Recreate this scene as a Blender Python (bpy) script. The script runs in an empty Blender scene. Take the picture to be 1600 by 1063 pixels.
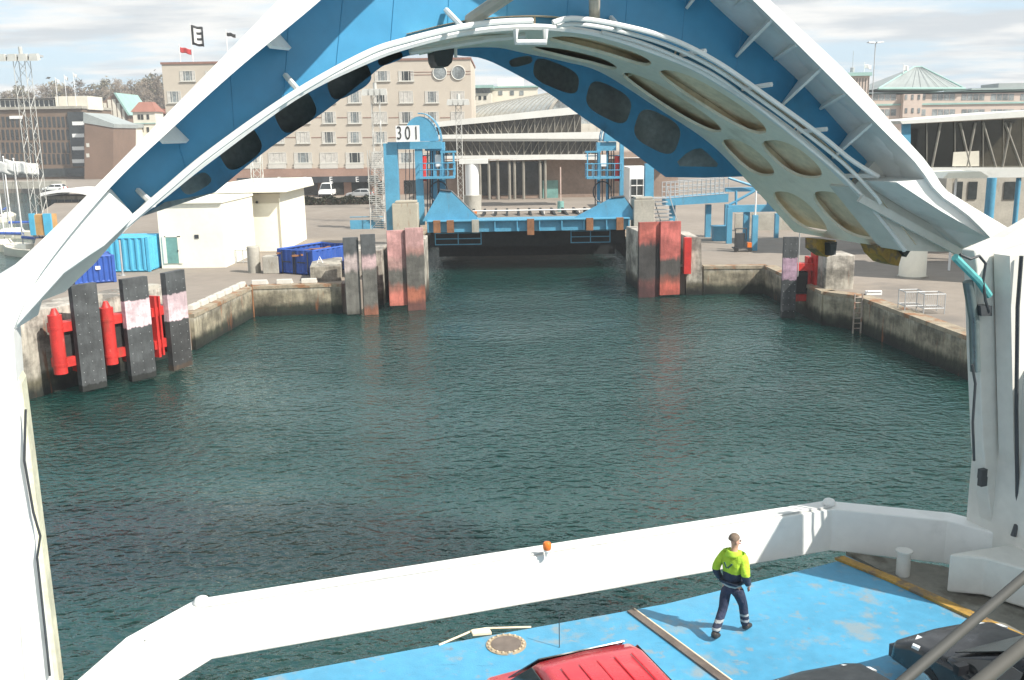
import bpy, bmesh, math, random
from mathutils import Vector, Matrix
from mathutils.geometry import tessellate_polygon
random.seed(7)
SC = bpy.context.scene
COL = SC.collection
R = math.radians
V = Vector

# ------------------------------------------------------------------ camera
H = 11.5                      # eye height above the water
F = 1500.0                    # focal length in pixels of a 1600 px wide picture
PITCH = math.atan(318 / F)
ROLL = R(0.95)
fw = V((0, math.cos(PITCH), -math.sin(PITCH)))
r0 = V((1, 0, 0)); u0 = r0.cross(fw)
rt = r0 * math.cos(ROLL) - u0 * math.sin(ROLL)
up = u0 * math.cos(ROLL) + r0 * math.sin(ROLL)
EYE = V((0, 0, H))
cam_d = bpy.data.cameras.new('camera'); cam = bpy.data.objects.new('camera', cam_d); COL.objects.link(cam)
cam_d.sensor_width = 36; cam_d.sensor_fit = 'HORIZONTAL'; cam_d.lens = F / 1600 * 36
cam_d.clip_start = 0.1; cam_d.clip_end = 9000
m = Matrix((rt, up, -fw)).transposed().to_4x4(); m.translation = EYE
cam.matrix_world = m
SC.camera = cam

def ray(px, py): return fw + rt * ((px - 800) / F) + up * ((531.5 - py) / F)
def at_z(px, py, z=0.0):
    d = ray(px, py); return EYE + d * ((z - H) / d.z)
def at_y(px, py, Y):
    d = ray(px, py); return EYE + d * (Y / d.y)
# the ferry lies 20 degrees to the left of the line of sight
YAW = R(20)
AX = V((-math.sin(YAW), math.cos(YAW), 0)); TR = V((math.cos(YAW), math.sin(YAW), 0)); UP = V((0, 0, 1))
def at_s(px, py, s):
    d = ray(px, py); return EYE + d * (s / d.dot(AX))
def ship(s, q, z): return AX * s + TR * q + UP * z

# ------------------------------------------------------------------ mesh builder
ORG = {}
class MB:
    def __init__(self): self.v = []; self.f = []
    def add(self, vs, fs):
        b = len(self.v); self.v += [V(x) for x in vs]; self.f += [tuple(i + b for i in f) for f in fs]; return self
    def box(self, x0, y0, z0, x1, y1, z1):
        return self.hexa([(x0,y0,z0),(x1,y0,z0),(x1,y1,z0),(x0,y1,z0)], [(x0,y0,z1),(x1,y0,z1),(x1,y1,z1),(x0,y1,z1)])
    def hexa(self, a, b):
        return self.add(list(a) + list(b), [(0,1,2,3),(4,5,6,7),(0,1,5,4),(1,2,6,5),(2,3,7,6),(3,0,4,7)])
    def obox(self, c, ax, ay, az):
        c = V(c); q = [(-1,-1),(1,-1),(1,1),(-1,1)]
        return self.hexa([c + ax*i + ay*j - az for i, j in q], [c + ax*i + ay*j + az for i, j in q])
    def pbox(self, x0, y0, x1, y1, Y, d):
        a = at_y(x0, y1, Y); b = at_y(x1, y0, Y)
        return self.box(min(a.x,b.x), Y, min(a.z,b.z), max(a.x,b.x), Y + d, max(a.z,b.z))
    def prism(self, pts, vec):
        pts = [V(p) for p in pts]; n = len(pts); vec = V(vec)
        tri = tessellate_polygon([pts])
        fs = [tuple(t) for t in tri] + [tuple(i + n for i in t) for t in tri]
        fs += [(i, (i+1) % n, (i+1) % n + n, i + n) for i in range(n)]
        return self.add(pts + [p + vec for p in pts], fs)
    def strip(self, A, B, vec=None):
        n = len(A); A = [V(p) for p in A]; B = [V(p) for p in B]
        if vec is None:
            return self.add(A + B, [(i, i+1, n+i+1, n+i) for i in range(n-1)])
        vs = A + B + [p + vec for p in A] + [p + vec for p in B]; fs = []
        for i in range(n-1):
            fs += [(i,i+1,n+i+1,n+i),(2*n+i,2*n+i+1,3*n+i+1,3*n+i),(i,i+1,2*n+i+1,2*n+i),(n+i,n+i+1,3*n+i+1,3*n+i)]
        fs += [(0,n,3*n,2*n),(n-1,2*n-1,4*n-1,3*n-1)]
        return self.add(vs, fs)
    def tube(self, path, r, n=8, r1=None):
        path = [V(p) for p in path]; k = len(path)
        if r1 is None: r1 = r
        vs = []; prev = None
        for i, p in enumerate(path):
            t = (path[min(i+1, k-1)] - path[max(i-1, 0)]).normalized()
            if prev is None:
                a = t.cross(V((0,0,1)));  a = t.cross(V((1,0,0))) if a.length < .05 else a
            else: a = prev - t * prev.dot(t)
            a.normalize(); prev = a; b = t.cross(a)
            rr = r + (r1 - r) * i / max(k-1, 1)
            vs += [p + (a * math.cos(2*math.pi*j/n) + b * math.sin(2*math.pi*j/n)) * rr for j in range(n)]
        fs = [(i*n+j, i*n+(j+1)%n, (i+1)*n+(j+1)%n, (i+1)*n+j) for i in range(k-1) for j in range(n)]
        fs += [tuple(range(n)), tuple(range((k-1)*n, k*n))]
        return self.add(vs, fs)
    def lathe(self, c, prof, n=16):
        c = V(c); vs = []
        for r, z in prof: vs += [c + V((r*math.cos(2*math.pi*j/n), r*math.sin(2*math.pi*j/n), z)) for j in range(n)]
        k = len(prof)
        fs = [(i*n+j, i*n+(j+1)%n, (i+1)*n+(j+1)%n, (i+1)*n+j) for i in range(k-1) for j in range(n)]
        fs += [tuple(range(n)), tuple(range((k-1)*n, k*n))]
        return self.add(vs, fs)
    def grid(self, fn, nu, nv):
        vs = [fn(i/nu, j/nv) for j in range(nv+1) for i in range(nu+1)]
        return self.add(vs, [(j*(nu+1)+i, j*(nu+1)+i+1, (j+1)*(nu+1)+i+1, (j+1)*(nu+1)+i) for j in range(nv) for i in range(nu)])
    def sphere(self, c, rx, ry, rz, n=14, k=9):
        c = V(c)
        def fn(u, v):
            a = u*2*math.pi; b = -math.pi/2 + v*math.pi
            return c + V((rx*math.cos(a)*math.cos(b), ry*math.sin(a)*math.cos(b), rz*math.sin(b)))
        return self.grid(fn, n, k)
    def split(self, name, mt, parent=None, **kw):
        """every separate piece of this builder as an object of its own"""
        par = list(range(len(self.v)))
        def fd(i):
            while par[i] != i: par[i] = par[par[i]]; i = par[i]
            return i
        for f in self.f:
            for i in f[1:]: par[fd(i)] = fd(f[0])
        comps = {}
        for f in self.f: comps.setdefault(fd(f[0]), []).append(f)
        out = []
        for fs in comps.values():
            ids = sorted({i for f in fs for i in f}); mp = {i: k for k, i in enumerate(ids)}
            m_ = MB(); m_.add([self.v[i] for i in ids], [tuple(mp[i] for i in f) for f in fs]); out.append(m_.build(name, mt, parent, **kw))
        return out
    def base(self):
        xs = [p.x for p in self.v]; ys = [p.y for p in self.v]; zs = [p.z for p in self.v]
        return V(((min(xs)+max(xs))/2, (min(ys)+max(ys))/2, min(zs)))
    def build(self, name, mt, parent=None, origin=None, smooth=False, bevel=0):
        org = ORG[parent.name] if parent is not None else V((0,0,0))
        if origin is None: o_ = org if parent is not None else self.base()
        else: o_ = V(origin)
        me = bpy.data.meshes.new(name)
        me.from_pydata([p - o_ for p in self.v], [], self.f)
        bm = bmesh.new(); bm.from_mesh(me)
        bmesh.ops.remove_doubles(bm, verts=bm.verts, dist=1e-5)
        bmesh.ops.recalc_face_normals(bm, faces=bm.faces)
        bm.to_mesh(me); bm.free()
        if smooth:
            me.shade_smooth(); me.set_sharp_from_angle(angle=R(38))
        me.materials.append(mt)
        o = bpy.data.objects.new(name, me); COL.objects.link(o)
        if parent is not None: o.parent = parent; o.location = o_ - org
        else: o.location = o_
        ORG[o.name] = o_
        if bevel:
            b = o.modifiers.new('b', 'BEVEL'); b.width = bevel; b.segments = 2; b.limit_method = 'ANGLE'
        return o

def tag(o, label, cat, group=None):
    o['label'] = label; o['category'] = cat
    if group: o['group'] = group
    return o
def thing(name, label, cat, loc, group=None):
    o = bpy.data.objects.new(name, None); COL.objects.link(o); o.location = loc; o.empty_display_size = .3
    ORG[o.name] = V(loc); return tag(o, label, cat, group)
def struct(o, kind='structure'): o['kind'] = kind; return o
def dup(root, loc, label=None, rotz=None, scale=None):
    c = root.copy(); COL.objects.link(c); c.location = loc; ORG[c.name] = V(loc)
    if rotz is not None: c.rotation_euler.z = rotz
    if scale is not None: c.scale = scale
    if label: c['label'] = label
    for ch in list(root.children):
        k = ch.copy(); COL.objects.link(k); k.parent = c
        for g in list(ch.children):
            l = g.copy(); COL.objects.link(l); l.parent = k
    return c
def resample(pts, n):
    """smooth (Catmull-Rom) polyline through pts, n samples evenly along its length"""
    P = [V((p[0], p[1], 0)) for p in pts]; out = []
    for i in range(len(P)-1):
        a = P[max(i-1,0)]; b = P[i]; c = P[i+1]; d = P[min(i+2,len(P)-1)]
        for k in range(12):
            t = k/12
            out.append(.5*((2*b) + (c-a)*t + (2*a-5*b+4*c-d)*t*t + (3*b-a-3*c+d)*t**3))
    out.append(P[-1])
    L = [0]
    for i in range(1, len(out)): L.append(L[-1] + (out[i]-out[i-1]).length)
    res = []; j = 0
    for k in range(n):
        w = L[-1]*k/(n-1)
        while j < len(L)-2 and L[j+1] < w: j += 1
        f = (w-L[j])/max(L[j+1]-L[j], 1e-9); p = out[j].lerp(out[j+1], min(max(f,0),1)); res.append((p.x, p.y))
    return res
def text_into(mb, s, origin, ux, uz, size, depth):
    """letters as solid geometry: origin = centre of the word, ux/uz = unit axes"""
    cu = bpy.data.curves.new('t', 'FONT'); cu.body = s; cu.size = size; cu.space_character = 1.45 if len(s) > 1 else 1; cu.extrude = depth; cu.align_x = 'CENTER'; cu.align_y = 'CENTER'
    ob = bpy.data.objects.new('t', cu); COL.objects.link(ob)
    dg = bpy.context.evaluated_depsgraph_get(); me = bpy.data.meshes.new_from_object(ob.evaluated_get(dg))
    un = ux.cross(uz) 
    mb.add([V(origin) + ux*v.co.x + uz*v.co.y - un*v.co.z*-1 for v in me.vertices], [tuple(p.vertices) for p in me.polygons])
    bpy.data.objects.remove(ob); bpy.data.curves.remove(cu); bpy.data.meshes.remove(me)
def plate_with_holes(outer, holes, fn, depth):
    """flat plate with real holes. outer/holes are 2-D loops, fn maps (x,y,d) to 3-D"""
    cu = bpy.data.curves.new('p', 'CURVE'); cu.dimensions = '2D'; cu.fill_mode = 'BOTH'; cu.extrude = .5
    for loop in [outer] + holes:
        s = cu.splines.new('POLY'); s.points.add(len(loop)-1); s.use_cyclic_u = True
        for p, q in zip(s.points, loop): p.co = (q[0], q[1], 0, 1)
    ob = bpy.data.objects.new('p', cu); COL.objects.link(ob)
    dg = bpy.context.evaluated_depsgraph_get(); me = bpy.data.meshes.new_from_object(ob.evaluated_get(dg))
    mb = MB(); mb.add([fn(v.co.x, v.co.y, (v.co.z+.5)*depth) for v in me.vertices], [tuple(p.vertices) for p in me.polygons])
    bpy.data.objects.remove(ob); bpy.data.curves.remove(cu); bpy.data.meshes.remove(me)
    return mb

# ------------------------------------------------------------------ materials
def nodes(name):
    mt = bpy.data.materials.new(name); mt.use_nodes = True; nt = mt.node_tree
    return mt, nt, nt.nodes['Principled BSDF']
def rgba(c): return (c[0], c[1], c[2], 1)
def N(nt, t, **kw):
    n = nt.nodes.new(t)
    for k, v in kw.items(): setattr(n, k, v)
    return n
def noise(nt, vec, scale, detail=4, rough=.55):
    n = N(nt, 'ShaderNodeTexNoise'); n.inputs['Scale'].default_value = scale; n.inputs['Detail'].default_value = detail; n.inputs['Roughness'].default_value = rough
    nt.links.new(vec, n.inputs['Vector']); return n.outputs['Fac']
def mapped(nt, sc, src='pos'):
    if src == 'pos': o = N(nt, 'ShaderNodeNewGeometry').outputs['Position']
    else: o = N(nt, 'ShaderNodeTexCoord').outputs['Object']
    mp = N(nt, 'ShaderNodeMapping'); mp.inputs['Scale'].default_value = sc; nt.links.new(o, mp.inputs['Vector']); return mp.outputs['Vector']
def maprange(nt, val, a, b, c, d, smooth=False):
    n = N(nt, 'ShaderNodeMapRange'); n.interpolation_type = 'SMOOTHSTEP' if smooth else 'LINEAR'
    nt.links.new(val, n.inputs['Value'])
    for i, x in zip(('From Min','From Max','To Min','To Max'), (a,b,c,d)): n.inputs[i].default_value = x
    return n.outputs['Result']
def mix(nt, fac, a, b, mode='MIX'):
    n = N(nt, 'ShaderNodeMix', data_type='RGBA', blend_type=mode)
    for s, x in ((n.inputs[0], fac), (n.inputs[6], a), (n.inputs[7], b)):
        if isinstance(x, (tuple, list)): s.default_value = rgba(x)
        elif isinstance(x, (int, float)): s.default_value = x
        else: nt.links.new(x, s)
    return n.outputs[2]
def mat(name, col, rough=.6, metal=0, var=.18, vs=.8, bump=0, bs=15, stains=(), src='pos', spec=.5, coat=0):
    """stains: list of (colour, threshold 0..1, (sx,sy,sz) noise scale, strength)"""
    mt, nt, p = nodes(name)
    v = mapped(nt, (1,1,1), src)
    f = maprange(nt, noise(nt, v, vs, 5), .3, .7, 1-var, 1+var)
    c = mix(nt, 1.0, col, mixv(nt, f), 'MULTIPLY')
    f2 = maprange(nt, noise(nt, v, vs*9, 4), .3, .7, 1-var*.6, 1+var*.6)
    c = mix(nt, 1.0, c, mixv(nt, f2), 'MULTIPLY')
    for sc, th, scale, st in stains:
        fac = maprange(nt, noise(nt, mapped(nt, scale, src), 1.0, 6, .62), th, th+.12, 0, st, True)
        c = mix(nt, fac, c, sc)
    nt.links.new(c, p.inputs['Base Color'])
    rr = maprange(nt, noise(nt, v, vs*4, 3), .3, .7, max(rough-.1, .03), min(rough+.1, 1))
    nt.links.new(rr, p.inputs['Roughness'])
    p.inputs['Metallic'].default_value = metal; p.inputs['Specular IOR Level'].default_value = spec
    if coat: p.inputs['Coat Weight'].default_value = coat
    if bump:
        b = N(nt, 'ShaderNodeBump'); b.inputs['Strength'].default_value = bump; b.inputs['Distance'].default_value = .05
        nt.links.new(noise(nt, v, bs, 5), b.inputs['Height']); nt.links.new(b.outputs[0], p.inputs['Normal'])
    return mt
def mixv(nt, val):
    n = N(nt, 'ShaderNodeCombineColor'); 
    for i in range(3): nt.links.new(val, n.inputs[i])
    return n.outputs[0]
def zbands(name, bands, rough=.7, wob=.35, streak=.12, dirt=.3, bump=.2, pscale=(1.3,1.3,.3), src='pos'):
    """colour by height: bands = [(z_from, colour)...] low to high, edges worn by noise"""
    mt, nt, p = nodes(name)
    if src == 'pos': pos = N(nt, 'ShaderNodeNewGeometry').outputs['Position']
    else: pos = N(nt, 'ShaderNodeTexCoord').outputs['Object']
    sx = N(nt, 'ShaderNodeSeparateXYZ'); nt.links.new(pos, sx.inputs[0])
    nz = maprange(nt, noise(nt, mapped(nt, pscale, src), 2.2, 6, .65), 0, 1, -wob, wob)
    ad = N(nt, 'ShaderNodeMath', operation='ADD'); nt.links.new(sx.outputs[2], ad.inputs[0]); nt.links.new(nz, ad.inputs[1])
    c = bands[0][1]
    for z, col in bands[1:]:
        c = mix(nt, maprange(nt, ad.outputs[0], z-streak/2, z+streak/2, 0, 1, True), c, col)
    g = maprange(nt, noise(nt, mapped(nt, (2,2,.5), src), 2.5, 6, .6), .3, .75, 1+dirt*.4, 1-dirt)
    c = mix(nt, 1.0, c, mixv(nt, g), 'MULTIPLY')
    g2 = maprange(nt, noise(nt, mapped(nt, (.5,.5,.8), src), 1.0, 5, .65), .38, .62, 1.1, 1-dirt*1.1, True)
    c = mix(nt, 1.0, c, mixv(nt, g2), 'MULTIPLY')
    if dirt > .4: c = mix(nt, maprange(nt, noise(nt, mapped(nt, (2.2,2.2,.28), src), 1.0, 5, .6), .60, .70, 0, .65, True), c, RUST)
    nt.links.new(c, p.inputs['Base Color']); p.inputs['Roughness'].default_value = rough
    if bump:
        b = N(nt, 'ShaderNodeBump'); b.inputs['Strength'].default_value = bump; b.inputs['Distance'].default_value = .05
        nt.links.new(noise(nt, mapped(nt, (1,1,1), src), 9, 5), b.inputs['Height']); nt.links.new(b.outputs[0], p.inputs['Normal'])
    return mt
def glassy(name, col, rough=.08, var=.5, vs=.3):
    return mat(name, col, rough, 0, var, vs, spec=.8)

RUST = (.22,.07,.02)
M = {}
M['white'] = mat('ship white', (.79,.79,.76), .42, 0, .05, .5, stains=[((.45,.36,.25), .66, (1.2,1.2,.3), .4), ((.6,.6,.57), .55, (.5,.5,.5), .6), (RUST, .76, (3,3,.6), .6)], spec=.4, bump=.12, bs=1.6)
M['soffit'] = mat('visor soffit', (.90,.83,.70), .5, 0, .07, .5, stains=[((.55,.47,.36), .58, (.8,.8,.4), .5), (RUST, .77, (2.5,2.5,.6), .6)])
M['white_dirty'] = mat('ship white dirty', (.64,.63,.58), .45, 0, .08, .5, stains=[((.40,.32,.22), .62, (.8,.8,.25), .5), (RUST, .74, (2.5,2.5,.5), .7)])
M['tan'] = mat('visor inside', (.80,.66,.47), .7, 0, .18, .7, stains=[(RUST, .6, (1.2,1.2,.6), .6)])
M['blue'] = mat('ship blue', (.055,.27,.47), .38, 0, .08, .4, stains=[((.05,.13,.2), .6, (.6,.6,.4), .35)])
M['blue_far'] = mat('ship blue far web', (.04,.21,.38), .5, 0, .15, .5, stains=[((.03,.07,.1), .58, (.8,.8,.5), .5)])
M['dark'] = mat('dark void', (.03,.032,.035), .7, 0, .3, 1)
M['deckblue'] = mat('deck paint', (.07,.30,.48), .5, 0, .12, .5, bump=.15, bs=30, stains=[((.30,.29,.25), .55, (.9,.9,.9), .6), ((.28,.28,.25), .56, (3.5,3.5,3.5), .6), ((.03,.10,.16), .62, (.9,3.2,1), .55), ((.2,.12,.07), .66, (2.2,2.2,2.2), .6), ((.22,.10,.05), .72, (9,9,9), .8), ((.12,.2,.25), .6, (.35,.35,.35), .5)])
M['yellow'] = mat('yellow paint', (.36,.21,.04), .6, 0, .3, 2, stains=[((.14,.11,.08), .48, (2.5,2.5,2.5), .85), (RUST, .6, (5,5,5), .7)])
M['rubber'] = mat('rubber', (.018,.018,.018), .7, 0, .3, 2)
M['concrete'] = zbands('quay concrete', [(-5,(.012,.016,.012)),(.30,(.035,.04,.025)),(.75,(.32,.28,.20)),(1.72,(.46,.42,.34))], .85, .35, .5, .5, .3, (.9,.9,.25))
M['concrete_hi'] = zbands('fender wall concrete', [(-5,(.015,.018,.014)),(.5,(.10,.09,.06)),(1.0,(.40,.37,.31)),(3.2,(.48,.44,.38))], .85, .5, .5, .55, .3, (.9,.9,.25))
M['conc'] = mat('plain concrete', (.38,.36,.31), .85, 0, .15, .7, .25, 8, [((.2,.17,.12), .56, (1.2,1.2,.3), .6)])
M['conc_dark'] = mat('dark concrete', (.20,.19,.16), .9, 0, .2, .8, .25, 8, [((.08,.07,.05), .5, (1.2,1.2,.3), .7)])
M['rustwall'] = mat('rusty coping', (.30,.25,.18), .85, 0, .3, 1.5, .2, 10, [((.25,.11,.045), .50, (.9,.9,.9), .85), ((.10,.07,.045), .6, (2.5,2.5,2.5), .7)])
M['red'] = mat('red steel', (.52,.03,.025), .5, 0, .2, 1.5, stains=[((.25,.05,.03), .55, (2,2,.6), .6), ((.62,.25,.2), .62, (3,3,1), .5), ((.12,.05,.03), .68, (4,4,1), .7)])
M['berth_blue'] = mat('berth blue', (.085,.30,.45), .5, 0, .12, .8, stains=[((.12,.2,.24), .6, (1.5,1.5,.4), .6), (RUST, .74, (2,2,.7), .7)])
M['berth_dark'] = mat('ramp underside', (.003,.006,.007), .7, 0, .3, 1, stains=[((.05,.03,.02), .6, (1,1,1), .6)])  # near-black: the shade below the linkspan is put into the colour
M['rust'] = mat('rusty steel', (.24,.11,.05), .8, 0, .3, 2)
M['mast'] = mat('mast paint', (.46,.46,.43), .6, 0, .1, 1)
M['grey_steel'] = mat('galvanised', (.42,.43,.43), .5, .2, .1, 1)
M['darksteel'] = mat('dark steel', (.05,.055,.06), .5, .2, .2, 1)
M['cream'] = mat('cream render', (.84,.81,.69), .8, 0, .05, .4, stains=[((.45,.42,.34), .66, (.7,.7,.2), .35)])
M['creamroof'] = mat('cream roof', (.84,.82,.70), .7, 0, .06, .5)
M['green_door'] = mat('green door', (.16,.33,.30), .5)
M['cont_light'] = mat('light blue steel', (.08,.40,.60), .5, 0, .1, 1, stains=[((.2,.25,.28), .66, (1.5,1.5,.5), .5)])
M['cont_blue'] = mat('blue steel', (.03,.09,.36), .5, 0, .12, 1, stains=[((.25,.2,.2), .68, (1.5,1.5,.5), .6)])
M['hotel'] = mat('hotel render', (.50,.445,.37), .85, 0, .05, .12, stains=[((.36,.29,.23), .62, (.25,.25,.1), .4)])
M['hotel_low'] = mat('hotel base', (.34,.22,.17), .85, 0, .12, .3)
M['hotel_line'] = mat('hotel line', (.25,.14,.11), .85)
M['frame'] = mat('window frame', (.56,.55,.50), .6, 0, .03)
M['glass'] = mat('window glass', (.20,.22,.22), .12, 0, .6, .35, spec=.8)
M['glass_dk'] = mat('dark glass', (.03,.035,.035), .1, 0, .5, .35, spec=.7)
M['curtain'] = mat('curtain', (.50,.48,.44), .9, 0, .2, 2)
M['brick_grey'] = mat('brown office', (.17,.12,.085), .85, 0, .1, .3)
M['brick_red'] = mat('red brick', (.19,.125,.09), .85, 0, .12, .3)
M['tile'] = mat('roof tile', (.28,.12,.085), .8, 0, .15, .5)
M['plaster'] = mat('pale plaster', (.66,.62,.52), .85, 0, .06, .4)
M['copper'] = mat('green copper', (.26,.42,.38), .7, 0, .1, .4)
M['slate'] = mat('slate', (.30,.33,.32), .6, 0, .1, .3)
M['pinkstone'] = mat('pink stone', (.52,.43,.37), .85, 0, .06, .2)
M['band_white'] = mat('bridge white', (.66,.66,.62), .6, 0, .05, .3, stains=[((.4,.36,.3), .62, (.4,.4,.6), .5)])
M['vault'] = mat('vault glass', (.42,.43,.40), .25, .1, .12, .5)
M['bridge_glass'] = mat('bridge glass', (.06,.053,.042), .25, 0, .5, .25, spec=.5)
M['truss'] = mat('truss', (.24,.225,.19), .6)
M['asphalt'] = mat('asphalt', (.24,.205,.17), .9, 0, .12, .12, .2, 6, [((.14,.125,.11), .55, (.07,.07,.07), .7), ((.30,.27,.23), .6, (.15,.15,.15), .6), ((.12,.11,.1), .66, (1.1,.5,1), .5)])
M['hedge'] = mat('hedge', (.035,.04,.022), .9, 0, .4, 2)
M['trunk'] = mat('bark', (.10,.075,.055), .9, 0, .2, 2)
M['twig'] = mat('spring twigs', (.20,.16,.12), .9, 0, .35, .15)
M['twig2'] = mat('spring buds', (.18,.16,.10), .9, 0, .35, .15)
M['evergreen'] = mat('evergreen', (.045,.06,.035), .9, 0, .35, .2)
M['hill'] = mat('hill', (.13,.11,.075), .95, 0, .3, .03)
M['black'] = mat('black paint', (.012,.013,.016), .35, 0, .2, 1, coat=.15)
M['carred'] = mat('red car paint', (.56,.02,.03), .3, 0, .05, 1, coat=.7)
M['carred2'] = mat('dark red trim', (.10,.02,.02), .4)
M['lamp_w'] = mat('lamp lens', (.7,.72,.72), .1, 0, .05, 4)
M['lamp_r'] = mat('tail lens', (.5,.03,.03), .15)
M['orange'] = mat('amber lens', (.70,.17,.02), .25, 0, .1, 6)
M['chrome'] = mat('alloy', (.5,.5,.5), .3, .8)
M['skin'] = mat('skin', (.50,.30,.22), .6, 0, .06, 8, src='obj')
M['hair'] = mat('hair', (.17,.125,.09), .8, 0, .3, 30, src='obj')
M['flag_w'] = mat('flag white', (.66,.66,.64), .9)
M['flag_k'] = mat('flag dark', (.03,.03,.03), .9)
M['flag_r'] = mat('flag red', (.45,.05,.05), .9)
M['sign_w'] = mat('sign white', (.78,.78,.76), .5, 0, .03)
M['ink'] = mat('sign ink', (.03,.03,.03), .6)
M['orange_ply'] = mat('plywood', (.45,.26,.10), .8)
M['teal_rope'] = mat('teal hose', (.10,.38,.38), .6)
# ------------------------------------------------------------------ light and sky
SUN = V((.61, -.38, .695)).normalized()
sd = bpy.data.lights.new('sun', 'SUN'); sd.energy = 3.9; sd.angle = R(.5); sd.color = (1, .95, .87)
so = bpy.data.objects.new('sun', sd); COL.objects.link(so); so.rotation_euler = SUN.to_track_quat('Z', 'Y').to_euler(); so.location = (30, -20, 60)
w = bpy.data.worlds.new('World'); SC.world = w; w.use_nodes = True; nt = w.node_tree
bg = nt.nodes['Background']; bg.inputs['Strength'].default_value = .118
sky = N(nt, 'ShaderNodeTexSky', sky_type='NISHITA'); sky.sun_disc = False
sky.sun_elevation = math.asin(SUN.z); sky.sun_rotation = math.atan2(SUN.x, SUN.y); sky.air_density = 1.2; sky.dust_density = 2.5
tc = N(nt, 'ShaderNodeTexCoord'); sx = N(nt, 'ShaderNodeSeparateXYZ'); nt.links.new(tc.outputs['Generated'], sx.inputs[0])
def mth(op, a, b=None):
    n = N(nt, 'ShaderNodeMath', operation=op)
    for s, x in zip(n.inputs, (a, b)):
        if x is None: continue
        if isinstance(x, (int, float)): s.default_value = x
        else: nt.links.new(x, s)
    return n.outputs[0]
zz = mth('ADD', mth('MAXIMUM', sx.outputs[2], 0.0), .07)
cv = N(nt, 'ShaderNodeCombineXYZ'); nt.links.new(mth('DIVIDE', sx.outputs[0], zz), cv.inputs[0]); nt.links.new(mth('DIVIDE', sx.outputs[1], zz), cv.inputs[1])
def cl(sc, off, det, rg=.6):
    mp = N(nt, 'ShaderNodeMapping'); mp.inputs['Location'].default_value = off; mp.inputs['Scale'].default_value = sc; nt.links.new(cv.outputs[0], mp.inputs[0])
    return noise(nt, mp.outputs[0], 1.0, det, rg)
big = cl((.55, .75, 1), (3.2, 1.4, 0), 7)
mask = maprange(nt, big, .40, .56, 0, 1, True)
body = cl((1.1, 1.7, 1), (7.7, 4.1, 0), 7, .55)
lit = maprange(nt, body, .36, .62, 0, 1, True)
ccol = mix(nt, lit, (3.0, 3.2, 3.35), (4.8, 4.7, 4.5))
base = mix(nt, .7, sky.outputs[0], (2.7, 3.8, 4.8))
skyc = mix(nt, maprange(nt, mask, 0, 1, 0, .95), base, ccol)
nt.links.new(skyc, bg.inputs[0])
SC.view_settings.view_transform = 'Standard'; SC.view_settings.look = 'None'; SC.view_settings.gamma = 1
SC.view_settings.exposure = .9

# ------------------------------------------------------------------ water
mt, nt, p = nodes('water')
p.inputs['Base Color'].default_value = (.008, .045, .046, 1); p.inputs['Roughness'].default_value = .04; p.inputs['IOR'].default_value = 1.78; p.inputs['Specular Tint'].default_value = (.72, 1, .96, 1)
pv = mapped(nt, (1, 1.25, 1))
h1 = noise(nt, pv, .42, 3, .5); n2 = noise(nt, pv, 1.15, 2, .5); h3 = noise(nt, pv, 2.9, 3, .55); h4 = noise(nt, pv, 8.0, 2, .5)
h2 = N(nt, 'ShaderNodeMath', operation='ABSOLUTE'); s2_ = N(nt, 'ShaderNodeMath', operation='SUBTRACT'); nt.links.new(n2, s2_.inputs[0]); s2_.inputs[1].default_value = .5; nt.links.new(s2_.outputs[0], h2.inputs[0]); h2 = h2.outputs[0]
def mh(op, a, b):
    n = N(nt, 'ShaderNodeMath', operation=op)
    for s, x in zip(n.inputs, (a, b)):
        if isinstance(x, (int, float)): s.default_value = x
        else: nt.links.new(x, s)
    return n.outputs[0]
hh = mh('ADD', mh('ADD', mh('MULTIPLY', h1, .5), mh('MULTIPLY', h2, 1.1)), mh('MULTIPLY', h3, .45))
hh = mh('ADD', hh, mh('MULTIPLY', h4, .03))
b = N(nt, 'ShaderNodeBump'); b.inputs['Strength'].default_value = 1.0; b.inputs['Distance'].default_value = .29
patch = maprange(nt, noise(nt, mapped(nt, (.045, .075, 1)), 1.0, 4, .6), .36, .62, .5, 1.2, True)
hh = mh('MULTIPLY', hh, patch)
nt.links.new(hh, b.inputs['Height']); nt.links.new(b.outputs[0], p.inputs['Normal'])
bc = maprange(nt, noise(nt, mapped(nt, (.05, .09, 1)), 1.0, 3), .35, .65, 0, 1)
nt.links.new(mix(nt, bc, (.004, .034, .029), (.007, .044, .038)), p.inputs['Base Color'])
p.subsurface_method = 'BURLEY'; p.inputs['Subsurface Weight'].default_value = 1.0; p.inputs['Subsurface Radius'].default_value = (1.2, 1.2, 1.2); p.inputs['Subsurface Scale'].default_value = 4.0
M['water'] = mt
wb = MB(); wb.add([(-900,-60,0),(900,-60,0),(900,260,0),(-900,260,0)], [(0,1,2,3)])
struct(wb.build('water', M['water']))

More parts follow.
